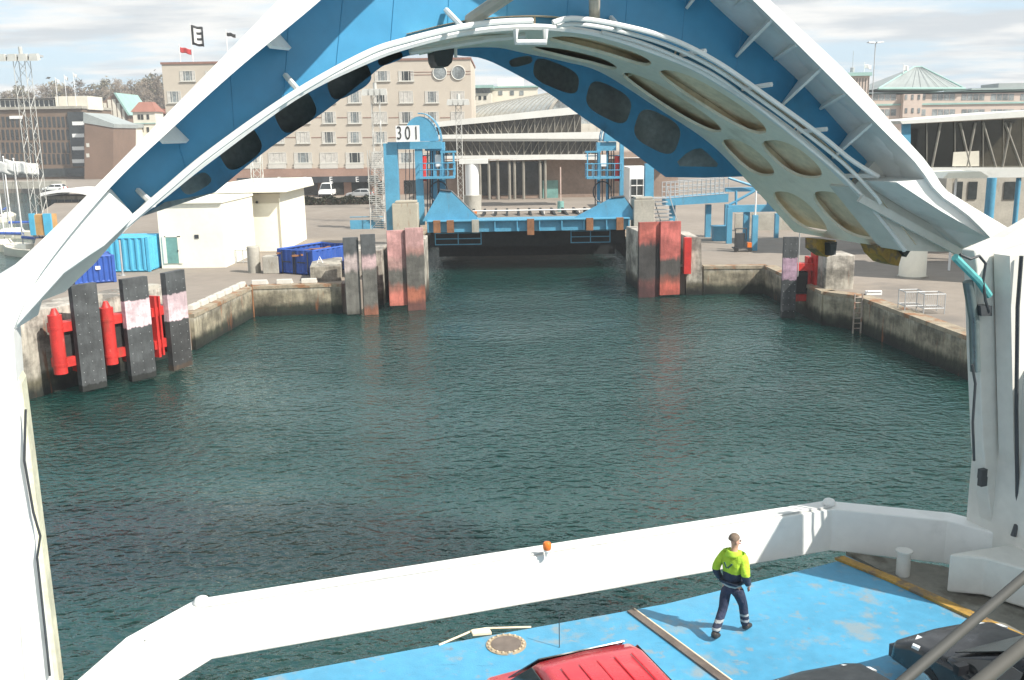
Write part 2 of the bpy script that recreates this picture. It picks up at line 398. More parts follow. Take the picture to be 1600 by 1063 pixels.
# ------------------------------------------------------------------ quays: one ground sheet round the basin
ZQ = 2.0
def g0(px, py): p_ = at_z(px, py, 0); return (p_.x, p_.y)
def gq(px, py): p_ = at_z(px, py, ZQ); return (p_.x, p_.y)
a0 = g0(45, 625); a1 = g0(300, 547); a2 = g0(393, 494); a3 = g0(536, 489)
CHL, CHR, CHB = -9.0, 11.2, 114.0
r1 = g0(1098, 459); r2 = g0(1197, 458); r3 = g0(1288, 507); r4 = g0(1341, 515); r5 = g0(1416, 548)
r6 = (r5[0] + (r5[0]-r4[0])*1.2, r5[1] + (r5[1]-r4[1])*1.2)
edge = [a0, a1, a2, a3, (-10.4, a3[1]+.2), (-10.2, 66.5), (CHL, 70), (CHL, CHB), (CHR, CHB), (CHR, 70), (12.4, 69.6), r1, r2, r3, r4, r5, r6]
outer = [(200, r6[1]-20), (1800, r6[1]-20), (1800, 4200), (-1800, 4200), (-1800, 236), (-118, 236), (-92, 206), gq(66, 330), gq(40, 440)]
poly = edge + outer
mb = MB(); mb.prism([(x, y, -3) for x, y in poly], (0, 0, 3 + ZQ))
q = mb.build('quay', M['asphalt'], origin=(0, 0, 0)); struct(q)
M['concrete_wet'] = mat('wet dark wall', (.008,.009,.008), .8, 0, .3, .6)  # channel walls: shade under the ramp painted in as near-black
# concrete quay walls with a rusty coping, each straight run a wall of its own
def quay_wall(P, Q, label, inset=.0):
    P = V((*P, 0)); Q = V((*Q, 0)); t = (Q - P).normalized(); n = V((t.y, -t.x, 0))
    rt_ = thing('quay_wall', label, 'quay wall', P)
    b1 = MB(); b1.prism([P + n*.25 + UP*-3, Q + n*.25 + UP*-3, Q + n*.25 + UP*(ZQ-.16), P + n*.25 + UP*(ZQ-.16)], -n*.6)
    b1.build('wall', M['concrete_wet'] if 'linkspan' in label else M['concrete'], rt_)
    b2 = MB(); b2.prism([P + n*.30 + UP*(ZQ-.16), Q + n*.30 + UP*(ZQ-.16), Q + n*.30 + UP*(ZQ+.05), P + n*.30 + UP*(ZQ+.05)], -n*.9)
    b2.build('coping', M['rustwall'], rt_)
quay_wall(a1, a2, 'weathered quay wall with rusty coping beside the left fender wall')
quay_wall(a2, a3, 'streaked quay wall below the dark blue open skip')
quay_wall(r1, r2, 'stained quay wall behind the water beside the right red fender pair')
quay_wall(r2, r3, 'short shaded quay wall running towards the lone pink and black fender')
quay_wall(r3, r4, 'short quay wall with a ladder right of the lone fender')
quay_wall(r4, r5, 'concrete quay wall under the wire racks at the right of the basin')
quay_wall(r5, r6, 'near quay wall at the right edge of the basin, under the ferry frame')
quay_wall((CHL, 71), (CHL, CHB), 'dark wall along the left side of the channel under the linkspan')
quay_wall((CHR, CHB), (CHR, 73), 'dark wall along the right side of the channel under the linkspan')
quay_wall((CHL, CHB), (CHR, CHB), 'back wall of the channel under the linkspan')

# white edge blocks along the coping
def edge_blocks():
    A = V((*a1, ZQ+.05)); B = V((*a2, ZQ+.05)); C = V((*a3, ZQ+.05))
    spots = []
    t1 = (B-A).normalized(); L1 = (B-A).length; n1 = V((-t1.y, t1.x, 0))
    for k in range(7): spots.append((A + t1*(L1*(.16+.13*k)) + n1*.35, t1))
    t2 = (C-B).normalized(); L2 = (C-B).length; n2 = V((-t2.y, t2.x, 0))
    for k in range(3): spots.append((B + t2*(L2*(.10+.27*k)) + n2*.4, t2))
    b = MB(); s = spots[0][1]; n = V((-s.y, s.x, 0)); c = spots[0][0]
    b.hexa([c - s*.5 - n*.2, c + s*.5 - n*.2, c + s*.62 + n*.24, c - s*.62 + n*.24], [c - s*.5 - n*.16 + UP*.32, c + s*.5 - n*.16 + UP*.32, c + s*.5 + n*.16 + UP*.32, c - s*.5 + n*.16 + UP*.32])
    mt_ = mat('edge block paint', (.50,.48,.43), .7, 0, .1, 3, src='obj', stains=[((.4,.36,.3), .6, (3,3,3), .7)])
    o = b.build('edge_block', mt_, origin=c, bevel=.04)
    a_ = math.atan2(s.y, s.x)
    names = ['nearest to the fender wall', 'second along from the fender wall', 'third along from the fender wall', 'fourth along from the fender wall', 'fifth along from the fender wall', 'sixth along from the fender wall', 'at the inner corner of the quay']
    lab = ['white edge block on the left quay coping, ' + x for x in names] + ['white edge block just right of the quay corner, in front of the concrete drum', 'white edge block on the coping in front of the concrete cube', 'white edge block on the coping below the dark blue skip']
    for i, (c_, s_) in enumerate(spots):
        k = o if i == 0 else o.copy()
        if i: COL.objects.link(k)
        k.location = c_; k.rotation_euler.z = math.atan2(s_.y, s_.x) - a_
        tag(k, lab[i], 'edge block', 'white blocks along the quay edge')
edge_blocks()

# ------------------------------------------------------------------ fenders
def board_mat(name, bands, wob=.2, streak=.08): return zbands(name, bands, .75, wob, streak, .35, .3, (1.6,1.6,.35))
K = (.075,.08,.083); PK = (.74,.56,.59); RD = (.55,.13,.10); WK = (.13,.125,.11)
def fender_board(mb, pxl, pxr, z0, z1, th=.32, Y=None, bolts=True):
    A = at_z(pxl[0], pxl[1], z0); B = at_z(pxr[0], pxr[1], z0)
    if Y: A = V((at_y(*pxl, Y).x, Y, z0)); B = V((at_y(*pxr, Y).x, Y + .25, z0))
    if z1 > 100: z1 = at_y(pxl[0], z1, A.y).z
    t = (B-A); t.z = 0; t.normalize(); n = V((-t.y, t.x, 0))
    mb.prism([A, B, V((B.x, B.y, z1)), V((A.x, A.y, z1))], n*th)
    bo = MB()
    W = (B-A).length; nz = int((z1-z0)/.42)
    for i in range(1, nz):
        for j in (.12, .5, .88):
            c = A + t*(W*j) + UP*((z1-z0)*i/nz) - n*.012
            bo.obox(c, t*.014, n*.013, UP*.014)
    return A, B, t, n, bo
# left fender wall with three boards and red pushers
aw = V((*a0, 0)); bw = V((*a1, 0)); tw = (bw-aw).normalized(); nw = V((-tw.y, tw.x, 0))
ow = aw - tw*.2 - nw*.03
fw_ = thing('fender_wall', 'tall stained concrete fender wall at the left of the basin', 'fender wall', ow)
b = MB(); L = (bw-aw).length
b.prism([ow - UP*3, ow + tw*(L-.6) - UP*3, ow + tw*(L-.6) + UP*3.8, ow + tw*(L*.42) + UP*3.9, ow + tw*(L*.12)+UP*4.0, ow + UP*4.0], nw*2.4)
b.build('wall', M['concrete_hi'], fw_)
b = MB(); 
for k in range(3): b.obox(ow + tw*.9*0 + tw*(-.55) + nw*(.5+k*.1) + UP*(.6+.9*k), tw*.5, nw*.5, UP*.28)
b.build('step', M['conc_dark'], fw_)
b = MB(); b.obox(ow + tw*(L*.44) + nw*.5 + UP*4.0, tw*.5, nw*.3, UP*.12); b.obox(ow + tw*(L*.80) + nw*.5 + UP*3.9, tw*.5, nw*.3, UP*.14)
b.build('cap_block', M['conc'], fw_)
fl = [((130,613),(168,604),447,[(-1,(.02,.022,.02)),(.4,K)],'wide plain black fender board at the left end of the fender wall'),
      ((207,597),(245,588),437,[(-1,(.02,.022,.02)),(.4,K),(2.75,PK),(4.05,K)],'black fender board with a pink and white band, middle of the fender wall'),
      ((272,580),(301,570),427,[(-1,(.10,.07,.05)),(.35,(.06,.06,.06)),(2.65,PK),(4.0,K)],'narrow black fender board with a pink and white band, right end of the fender wall')]
for i, (pl, pr, zt, bands, lab) in enumerate(fl):
    r_ = thing('fender', lab, 'fender', at_z(*pl, 0.05), 'fenders of the left fender wall')
    b = MB(); A, B, t, n, bo = fender_board(b, pl, pr, .12, zt)
    bd = b.build('fender_board', board_mat('board', bands), r_); bo.build('bolt', M['grey_steel'], bd)
    # steel behind: two horizontal arms and an upright cylinder on its left
    fr = MB(); W = (B-A).length
    for z in (1.6, 3.25): fr.obox(A + t*(-.25) + n*.6 + UP*(z-.12), t*.62, n*.3, UP*.22)
    fr.obox(A + t*W*.5 + n*.6 + UP*2, t*.5, n*.3, UP*1.1)
    fr.build('support_arm', M['red'], r_)
    c = MB(); base = A + t*(-.72) + n*.42
    if i < 2:
        c.tube([base + UP*1.0, base + UP*3.75], .31, 14); c.tube([base + UP*3.75, base + UP*4.05], .22, 12, .10)
        for z in (1.35, 3.1): c.tube([base + UP*z, base + UP*(z+.12)], .33, 14)
    else:
        c.obox(base + UP*2.4 + t*.1, t*.08, n*.2, UP*1.55); c.obox(base + UP*2.4 + t*.38, t*.06, n*.2, UP*1.5)
    c.build('cylinder', M['red'], r_, smooth=True)
    d = MB(); d.obox(A + t*(-.2) + n*.7 + UP*2.3, t*.34, n*.2, UP*.75); d.build('rubber_block', M['rubber'], r_)
# centre left and centre right pairs
def pair_board(Y, pl, pr, z0, zt, bands, lab, grp, side=0, mt_side=None):
    r_ = thing('fender', lab, 'fender', V((at_y(*pl, Y).x, Y, z0)), grp)
    b = MB(); A, B, t, n, bo = fender_board(b, pl, pr, z0, zt, .35, Y)
    bd = b.build('fender_board', board_mat('board', bands, .45, .5), r_)
    f = MB(); W = (B-A).length
    f.obox(A + t*W*.5 + n*.75 + UP*2.4, t*.35, n*.45, UP*2.0); f.build('frame', M['red'], r_)
    return r_
G1 = 'fender pair left of the linkspan channel'
pair_board(63.0, (542,487),(564,484), .05, 372, [(-1,(.05,.05,.04)),(.2,WK),(3.0,(.55,.45,.43)),(3.95,K)], 'grey worn fender board with white streaks and black head, left of the outer pair', G1)
pair_board(63.0, (570,500),(591,495), -.2, 367, [(-1,(.25,.10,.06)),(.55,WK),(3.2,(.60,.42,.42)),(3.95,K)], 'grey worn fender board with pink streaks and rusty foot, right of the outer pair', G1)
G2 = 'pink painted fender pair beside the linkspan channel'
pair_board(64.4, (609,472),(636,468), .35, 361, [(-1,(.5,.16,.12)),(1.3,(.26,.12,.09)),(1.8,WK),(2.9,(.5,.30,.27)),(3.6,(.62,.33,.31))], 'salmon pink fender board with black scuffed middle, left of the inner left pair', G2)
pair_board(64.4, (638,488),(665,484), -.1, 357, [(-1,(.12,.05,.04)),(.7,(.36,.12,.07)),(1.6,WK),(3.9,(.5,.27,.23)),(4.3,(.62,.36,.34))], 'worn dark fender board with yellow scrawl and pink head, right of the inner left pair', G2)
G3 = 'red painted fender pair right of the linkspan channel'
pair_board(68.2, (998,462),(1030,463), -.1, 348, [(-1,(.08,.03,.03)),(.8,(.12,.045,.04)),(1.3,(.045,.042,.04)),(3.9,(.40,.10,.08)),(4.3,(.50,.13,.10))], 'dark worn fender board with red head, left of the right hand pair', G3)
pair_board(68.2, (1031,459),(1063,457), .15, 347, [(-1,(.45,.10,.07)),(1.0,(.20,.07,.05)),(1.5,(.06,.055,.05)),(2.8,(.45,.11,.09)),(3.2,(.50,.13,.11))], 'bright red fender board with black scuff, right of the right hand pair', G3)
# concrete buttresses that carry the pairs
def buttress(px0, py0, px1, py1, z, d, lab, mt_=None):
    A = at_z(px0, py0, 0); B = at_z(px1, py1, 0); t = (B-A); t.z=0; t.normalize(); n = V((-t.y, t.x, 0))
    b = MB(); b.prism([A - UP*3, B - UP*3, B + UP*z, A + UP*z], n*d)
    o = b.build('concrete_block', mt_ or M['concrete_hi'], bevel=.05); tag(o, lab, 'concrete block'); return o
buttress(488, 486, 536, 484, 3.05, 5, 'low concrete block on the quay end, beside the worn grey fender pair', M['concrete'])
o = buttress(548, 478, 600, 477, 3.9, 4, 'dark concrete block behind the worn grey fender pair')
o = buttress(612, 474, 664, 473, 4.3, 5, 'concrete block behind the inner left pink fender pair')
o = buttress(1000, 455, 1062, 453, 4.4, 5, 'dark concrete block behind the red fender pair')
A = at_z(1072, 461, 0)
b = MB(); B = A + V((1.1,0,0)); b.prism([A - UP*3, B + V((.25,0,-3)), B + UP*4.0 + V((-.1,0,0)), B+UP*4.2 + V((-.3,0,0)), A + UP*4.2], V((0,4.5,0)))
o = b.build('concrete_block', M['concrete_hi']); tag(o, 'pale concrete buttress with slanted side to the right of the red fender pair', 'concrete block')
b = MB(); c_ = at_y(1073, 410, 69); b.obox(V((c_.x, 68.9, 2.9)), V((.25,0,0)), V((0,.3,0)), UP*1.3)
o = b.build('fender_strut', M['red']); tag(o, 'short red strut between the red fender pair and the pale buttress', 'strut')
# lone fender at the right with its red bracket and pillar
r_ = thing('fender', 'lone black fender board with a lilac pink band in front of a red bracket', 'fender', at_z(1219, 496, 0))
b = MB(); A, B, t, n, bo = fender_board(b, (1220,497), (1242,497), .02, 371)
bd = b.build('fender_board', board_mat('board', [(-1,(.03,.035,.035)),(.5,K),(2.45,(.50,.33,.42)),(3.8,K)]), r_); bo.build('bolt', M['grey_steel'], bd)
c0 = at_z(1262, 497, 0)
b = MB()
for z in (1.2, 3.15): b.obox(c0 + V((-.35,.9,z)), V((.75,0,0)), V((0,.35,0)), UP*.22)
b.obox(c0 + V((.55,.7,2.25)), V((.16,0,0)), V((0,.5,0)), UP*1.75); b.obox(c0 + V((.2,1.1,2.25)), V((.12,0,0)), V((0,.35,0)), UP*1.5)
b.build('bracket', M['red'], r_)
b = MB(); b.obox(c0 + V((-.32,.9,2.15)), V((.36,0,0)), V((0,.4,0)), UP*.68); b.build('rubber_block', M['rubber'], r_)
b = MB(); b.tube([B + UP*2.6 + n*.2 + t*.1, B + UP*5.6 + n*.2 + t*.1], .035, 6); b.build('pole', M['grey_steel'], r_)
A = at_z(1286, 503, 0)
b = MB(); b.box(A.x, A.y, -3, A.x + 1.75, A.y + 2.4, 4.1)
o = b.build('concrete_block', M['concrete_hi'], bevel=.05); tag(o, 'tall shaded concrete pillar carrying the red bracket of the lone fender', 'concrete block')

# ------------------------------------------------------------------ linkspan
YL = 83.0
ZL = at_y(820, 344, YL).z
XL = at_y(667, 345, YL).x; XR = at_y(984, 342, YL).x
lk = thing('linkspan', 'blue steel linkspan ramp spanning the channel, ready for the ferry', 'linkspan', ((XL+XR)/2, YL, 0))
b = MB(); b.prism([(XL+.4, YL+.12, ZL-.05), (XR-.4, YL+.12, ZL-.05), (XR-.6, 112, ZQ+.75), (XL+.6, 112, ZQ+.75)], (0,0,-.25))
ramp_m = mat('ramp surface', (.19,.16,.13), .85, 0, .2, .4, .2, 8, [((.30,.25,.2), .58, (.3,.08,1), .6)])
b.build('roadway', ramp_m, lk)
b = MB(); b.box(XL, YL, ZL-.95, XR, YL+.12, ZL-.02); b.box(XL, YL-.35, ZL-.02, XR, YL+2.6, ZL+.06)
lip = b.build('lip_beam', M['berth_blue'], lk)
b = MB(); nseg = 9
for i in range(nseg+1):
    x = XL + .1 + (XR-XL-.2)*i/nseg; b.box(x-.05, YL-.3, ZL-.9, x+.05, YL-.002, ZL-.03)
b.build('stiffener', M['berth_blue'], lip)
for px in (683, 704, 743, 829, 921, 968):
    x = at_y(px, 350, YL).x; k = MB(); k.box(x-.3, YL-.42, ZL-(1.25 if px in (829,) else .95), x+.3, YL-.03, ZL+.1); k.build('rusty_shoe', M['rust'] if px != 743 else M['conc'], lip)
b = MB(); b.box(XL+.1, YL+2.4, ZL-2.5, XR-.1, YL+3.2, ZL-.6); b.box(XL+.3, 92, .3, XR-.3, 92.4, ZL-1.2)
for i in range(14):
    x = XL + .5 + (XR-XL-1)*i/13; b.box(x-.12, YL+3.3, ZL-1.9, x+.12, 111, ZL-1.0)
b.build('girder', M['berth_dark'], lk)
b = MB()
for x0, x1 in ((XL+.6, XL+4.6), (XR-5, XR-1.6)):
    b = MB()
    for z in (ZL-1.15, ZL-1.65, ZL-2.15): b.box(x0, YL+.9, z, x1, YL+1.0, z+.07)
    for k in range(3): b.box(x0+(x1-x0)*k/2-.04, YL+.91, ZL-2.15, x0+(x1-x0)*k/2+.04, YL+.99, ZL-.97)
    b.build('catwalk', M['berth_blue'], lk)
for sgn, pl in ((1, [(660,346),(688,298),(705,300),(746,340),(746,345)]), (-1, [(894,342),(955,310),(975,308),(990,330),(991,344)])):
    P_ = [at_y(x, y, YL+.9) for x, y in pl]; b = MB(); b.prism(P_, (0,.35,0)); b.build('side_plate', M['berth_blue'], lk)
    b = MB()
    for i in range(len(P_)-2): b.tube([P_[i+1] + UP*.06 + V((0,.1,0)), P_[i+2] + UP*.06 + V((0,.1,0))], .09, 6) if i < len(P_)-3 else None
    b.tube([P_[1]+UP*.05, P_[2]+UP*.05], .1, 6); b.build('edge_rail', M['darksteel'], lk)
b = MB(); A = at_y(745, 325, 104); 
for px in (700, 735, 770, 850, 905, 930):
    a_ = at_y(px, 326, 106); b.tube([(a_.x, 106, ZQ+.8), (a_.x, 106, ZQ+1.55)], .06, 6)
a_ = at_y(695, 322, 106); c_ = at_y(935, 322, 106); b.tube([(a_.x, 106, ZQ+1.55), (c_.x, 106, ZQ+1.55)], .09, 6)
b.build('safety_barrier', M['sign_w'], lk)
bb = MB()
for (x0,y0,x1,y1) in ((763,336,880,322),(838,336,905,326),):
    A = at_z(x0, y0, ZL-.2); B = at_z(x1, y1, ZL-.35)
# gantry towers
def tower(name_lab, side, Y):
    """side +1: tower left of the ramp, -1: mirrored one on the right"""
    cx = 655 if side > 0 else 972
    def X(px): return px if side > 0 else 1627 - px
    def bx(mb, x0, y0, x1, y1, d0, d1):
        mb.pbox(min(X(x0),X(x1)), y0, max(X(x0),X(x1)), y1, Y + d0, d1)
    base = at_y(X(640), 350, Y); r_ = thing('gantry_tower', name_lab, 'gantry tower', (base.x, Y, ZQ))
    z = 4 if side < 0 else 0
    b = MB(); bx(b, 605, 224+z*8, 620, 372, 0, .8); b.build('leg', M['berth_blue'], r_)
    b = MB(); bx(b, 652, 222, 659, 352, .2, .5); bx(b, 689, 228, 694, 352, 1.2, .4); bx(b, 676, 205, 680, 352, .9, .3); b.build('upright', M['berth_blue'], r_)
    if side > 0:
        b = MB(); bx(b, 606, 221, 690, 234, .1, .7); b.build('crossbeam', M['berth_blue'], r_)
    b = MB(); bx(b, 664, 222, 694, 236, .6, 1.2); b.build('head_box', M['berth_blue'], r_)
    # drum on top
    c = at_y(X(656), 200, Y+.9); rr = .0
    a1_ = at_y(X(630), 200, Y+.9); a2_ = at_y(X(684), 200, Y+.9); rad = abs(a2_.x-a1_.x)/2; top = at_y(X(656), 182, Y+.9).z; bot = at_y(X(656), 221, Y+.9).z
    arc = [V(((a1_.x+a2_.x)/2 + rad*math.cos(t), Y+.4, bot + (top-bot)*max(0, math.sin(t)))) for t in [math.pi*i/14 for i in range(15)]]
    b = MB(); b.prism(arc, (0, 1.4, 0)); b.build('drum_cover', M['berth_blue'], r_, smooth=True)
    b = MB()
    for k in range(9):
        t = math.pi*(.04+.06*k) if side > 0 else math.pi*(.96-.06*k); p_ = V(((a1_.x+a2_.x)/2 + (rad+.28)*math.cos(t), Y+.3, bot + (top-bot+.25)*math.sin(t)))
        b.tube([p_ + V((0,0,0)), p_ + V((0,1.5,0))], .05, 6)
    for yy in (.3, 1.8):
        b.tube([V(((a1_.x+a2_.x)/2 + (rad+.28)*math.cos(t), Y+yy, bot + (top-bot+.25)*math.sin(t))) for t in [(math.pi*i/20 if side > 0 else math.pi-math.pi*i/20) for i in range(11)]], .05, 6)
    b.build('hoop_ladder', M['berth_blue'], r_)
    # red hoist cylinder, cable, hoses
    b = MB(); p_ = at_y(X(662), 244, Y+.5); q_ = at_y(X(662), 283, Y+.5); b.tube([V((p_.x,Y+.6,p_.z)), V((q_.x,Y+.6,q_.z))], .26, 12); b.build('hoist_cylinder', M['red'], r_, smooth=True)
    b = MB(); p_ = at_y(X(684), 242, Y+.7); b.box(p_.x-.25, Y+.7, p_.z-1.0, p_.x+.25, Y+1.1, p_.z); b.build('switch_box', M['sign_w'], r_)
    b = MB()
    for px in (668, 672, 676, 686, 697): 
        p_ = at_y(X(px), 236, Y+.9); q_ = at_y(X(px), 340, Y+.9); b.tube([(p_.x, Y+.9, p_.z), (q_.x, Y+.9, q_.z)], .05, 6)
    if side > 0:
        for px in (634, 640, 646): p_ = at_y(px, 234, Y+.4); q_ = at_y(px, 322, Y+.4); b.tube([(p_.x, Y+.4, p_.z), (q_.x, Y+.4, q_.z)], .035, 6)
    p_ = at_y(X(686), 300, Y+.4)
    b.tube([(p_.x + .8*math.cos(t), Y+.4, p_.z + .9*math.sin(t)) for t in [math.pi*i/8 for i in range(13)]], .06, 6)
    b.build('hose', M['darksteel'], r_)
    # work platform with railing
    b = MB(); bx(b, 655, 276, 710, 280, -.6, 1.6); plat = b.build('platform', M['berth_blue'], r_)
    b = MB(); lo = at_y(X(656), 276, Y-.6); hi = at_y(X(710), 276, Y-.6); x0, x1 = min(lo.x,hi.x), max(lo.x,hi.x)
    for dy in (-.6, 1.0):
        for hz in (.55, 1.1, 1.75 if dy > 0 else 1.1): b.tube([(x0, Y+dy, lo.z+hz), (x1, Y+dy, lo.z+hz)], .045, 6)
        for k in range(6): x = x0+(x1-x0)*k/5; b.tube([(x, Y+dy, lo.z), (x, Y+dy, lo.z+1.1)], .04, 6)
    for x in (x0, x1):
        for hz in (.55, 1.1): b.tube([(x, Y-.6, lo.z+hz), (x, Y+1, lo.z+hz)], .045, 6)
    b.build('railing', M['berth_blue'], plat)
    b = MB(); bx(b, 688, 236, 712, 239, .2, .9); bx(b, 708, 239, 710, 276, .2, .1); bx(b, 690, 239, 692, 276, .2, .1); b.build('cage', M['berth_blue'], r_)
    return r_
tw1 = tower('blue gantry tower left of the linkspan with the 301 sign', 1, YL+1.5)
tower('blue gantry tower right of the linkspan, without a sign', -1, YL+1.5)
# 301 sign
YS = YL + .9
b = MB(); b.pbox(619, 196, 655, 222, YS, .12); sg = b.build('berth_sign', M['sign_w'], tw1)
b = MB(); c = at_y(637, 209, YS-.03); text_into(b, '301', (c.x, YS-.03, c.z), V((.66,0,-.011)), V((.0,0,1.05)), 1.5, .015); b.build('lettering', M['ink'], sg)
# pedestals
for x0,y0,x1,y1,lab,mm in ((614,318,652,352,'rust streaked concrete pedestal at the foot of the 301 tower', mat('pedestal', (.42,.38,.30), .85, 0, .1, 1, stains=[(RUST,.55,(2.5,2.5,.4),.7)])), (990,312,1023,350,'grey concrete pedestal beside the right gantry tower', M['conc'])):
    b = MB(); b.pbox(x0,y0,x1,y1+10,YL+.3,2); b.pbox(x0+3,y0-4,x1-2,y0,YL+.4,1.7); o = b.build('concrete_pedestal', mm, bevel=.05); tag(o, lab, 'pedestal')
# ------------------------------------------------------------------ the ferry we look out from
ZD = 3.1
S0, S1, S2 = 14.0, 15.3, 19.0
fo = ship(14, 6.5, 0)
ferry = thing('ferry', 'white and blue ferry seen from its bridge, bow visor raised over the car deck', 'ferry', fo)
def sp(pts, s): return [at_s(x, y, s) for x, y in pts]
# visor rim: front band, left foot -> crown -> right foot
outer = [(-60,487),(0,435),(81,360),(200,240),(320,118),(435,0),(560,-130),(690,-265),(770,-340),(830,-365),(890,-330),(980,-235),(1080,-128),(1203,0),(1323,113),(1406,207),(1448,253),(1482,302),(1522,326),(1575,362)]
inner = [(20,517),(62,430),(168,298),(270,200),(375,105),(505,-3),(610,-105),(710,-215),(780,-280),(830,-300),(880,-275),(965,-195),(1070,-100),(1176,0),(1302,125),(1384,208),(1432,256),(1466,302),(1510,334),(1548,372)]
back  = [(60,492),(88,405),(165,299),(266,200),(371,104),(498,-8),(604,-112),(706,-220),(780,-282),(830,-298),(880,-270),(962,-185),(1060,-88),(1162,10),(1262,122),(1342,206),(1376,246),(1398,296),(1440,345),(1490,392)]
n = 90
def rs(px): return [at_s(x, y, S0 - .35*max(0, math.sin(math.pi*(i/(n-1)-.2)/.6))**2 if .2 < i/(n-1) < .8 else S0) for i, (x, y) in enumerate(resample(px, n))]
O = rs(outer); I = rs(inner); Bk = sp(resample(back, n), S1)
CT = at_s(830, 330, S0)
Ob = [p + AX*(6.4 if 8 < i < n-9 else 2) + (CT - p).normalized()*.3 for i, p in enumerate(O)]
b = MB(); b.strip(O, I); b.strip(I, Bk); b.strip(O, Ob); 
visor = b.build('bow_visor', M['white'], ferry, smooth=True)
# blue web between the rim and the inner arch
web_o = [(168,298),(266,200),(371,104),(498,-8),(604,-112),(706,-220),(780,-282),(830,-298),(880,-270),(962,-185),(1060,-88),(1162,10),(1262,122),(1342,206),(1376,246)]
web_i = [(206,344),(258,303),(330,246),(463,150),(571,96),(640,71),(720,52),(800,43),(866,44),(941,55),(1046,90),(1120,126),(1239,207),(1333,292)]
n2 = 70
WO = sp(resample(web_o, n2), S1 + .03); WI = sp(resample(web_i, n2), S1 + .03)
b = MB(); b.strip(WO, WI, AX*.06); b.build('web_plate', M['blue'], visor)
for i in range(6, 66, 5):
    sb_ = MB(); sb_.tube([WO[i] - AX*.004, WI[i] - AX*.004], .007, 4); sb_.build('weld_seam', M['blue'], visor)
# foot of the visor, left and right: white plated ends
lf = sp([(168,298),(207,343),(163,385),(140,400),(100,428),(20,517),(-80,560),(-80,480),(60,395)], S0 + .12)
b = MB(); b.prism(lf, AX*.9); b.build('visor_foot', M['white'], visor, bevel=.03)
lf = sp([(20,517),(66,470),(102,456),(150,410),(205,346),(239,322),(232,310),(205,340),(140,400),(90,430),(15,500)], S1 - .2)
b = MB(); b.prism(lf, AX*.8); b.build('visor_foot', M['white_dirty'], visor)
rf = sp([(1401,285),(1454,279),(1482,300),(1524,326),(1575,356),(1590,395),(1543,372),(1470,330)], S0 + .1)
b = MB(); b.prism(rf, AX*1.0); b.build('visor_foot', M['white'], visor)
rf = sp([(1333,293),(1372,245),(1402,284),(1452,320),(1500,350),(1556,378),(1590,400),(1580,430),(1520,395),(1412,392)], S1 - .15)
b = MB(); b.prism(rf, AX*.7); b.build('visor_foot', M['white_dirty'], visor)
# stay between the foot and the arch, trunnion block
b = MB(); A = at_s(1345, 305, S1-.25); B_ = at_s(1505, 392, S1-.3)
b.strip([A, B_], [A + UP*-.12 + TR*-.1, B_ + UP*-.12 + TR*-.1], AX*-.08)
b.build('stay', M['white_dirty'], visor)
# gussets inside the rim
bk_px = resample(back, 240); in_px = resample(inner, 240)
def gusset(i, wid):
    c = at_s(*bk_px[i], S1); f = at_s(*in_px[i], S0 + .15); t = at_s(*bk_px[min(i+1,239)], S1) - at_s(*bk_px[max(i-1,0)], S1); t.normalize()
    nin = AX.cross(t); mid = at_s(830, 250, S1)
    if nin.dot(mid - c) < 0: nin = -nin
    tip = c + nin*wid
    g = MB(); g.prism([c, f, f + nin*.06, tip + (f-c).normalized()*.08, tip], t*.05); return g
for k in range(34):
    i = 24 + int(k*6.2)
    if i > 214: break
    left = bk_px[i][0] < 830
    if left and k not in (3, 7): continue
    g = gusset(i, .30 if left else (.75 if k % 2 == 0 else .25)); g.build('gusset', M['white'], visor)
# inner arch lip
b = MB(); px = resample([(163,385)] + web_i + [(1414,391)], 100)
L0 = sp(px, S1 - .12); 
b.strip(L0, [p + AX*.2 for p in L0]); b.tube(L0, .055, 6); b.build('arch_lip', M['white'], visor, smooth=True)

# tunnel-like soffit with oval lightening holes, from the inner arch to the far web
c1 = [(640,71),(720,52),(800,44),(866,45),(941,56),(1046,91),(1120,127),(1239,208),(1333,293),(1414,391)]
c2 = [(655,84),(700,76),(745,72),(782,73),(815,80),(881,94),(941,112),(1031,169),(1107,220),(1163,275),(1242,361)]
nu, nv = 260, 64
C1 = sp(resample(c1, nu+1), S1); C2 = sp(resample(c2, nu+1), S2)
def soff(u, v, off=0.0):
    i = min(int(u*nu), nu-1); f = u*nu - i
    a = C1[i].lerp(C1[i+1], f); c = C2[i].lerp(C2[i+1], f); p_ = a.lerp(c, v)
    if off:
        t = (C1[min(i+3, nu)] - C1[max(i-2,0)]).normalized(); nn = AX.cross(t); mid = at_s(830, 300, S1)
        if nn.dot(mid - a) > 0: nn = -nn
        p_ = p_ + nn*off
    return p_
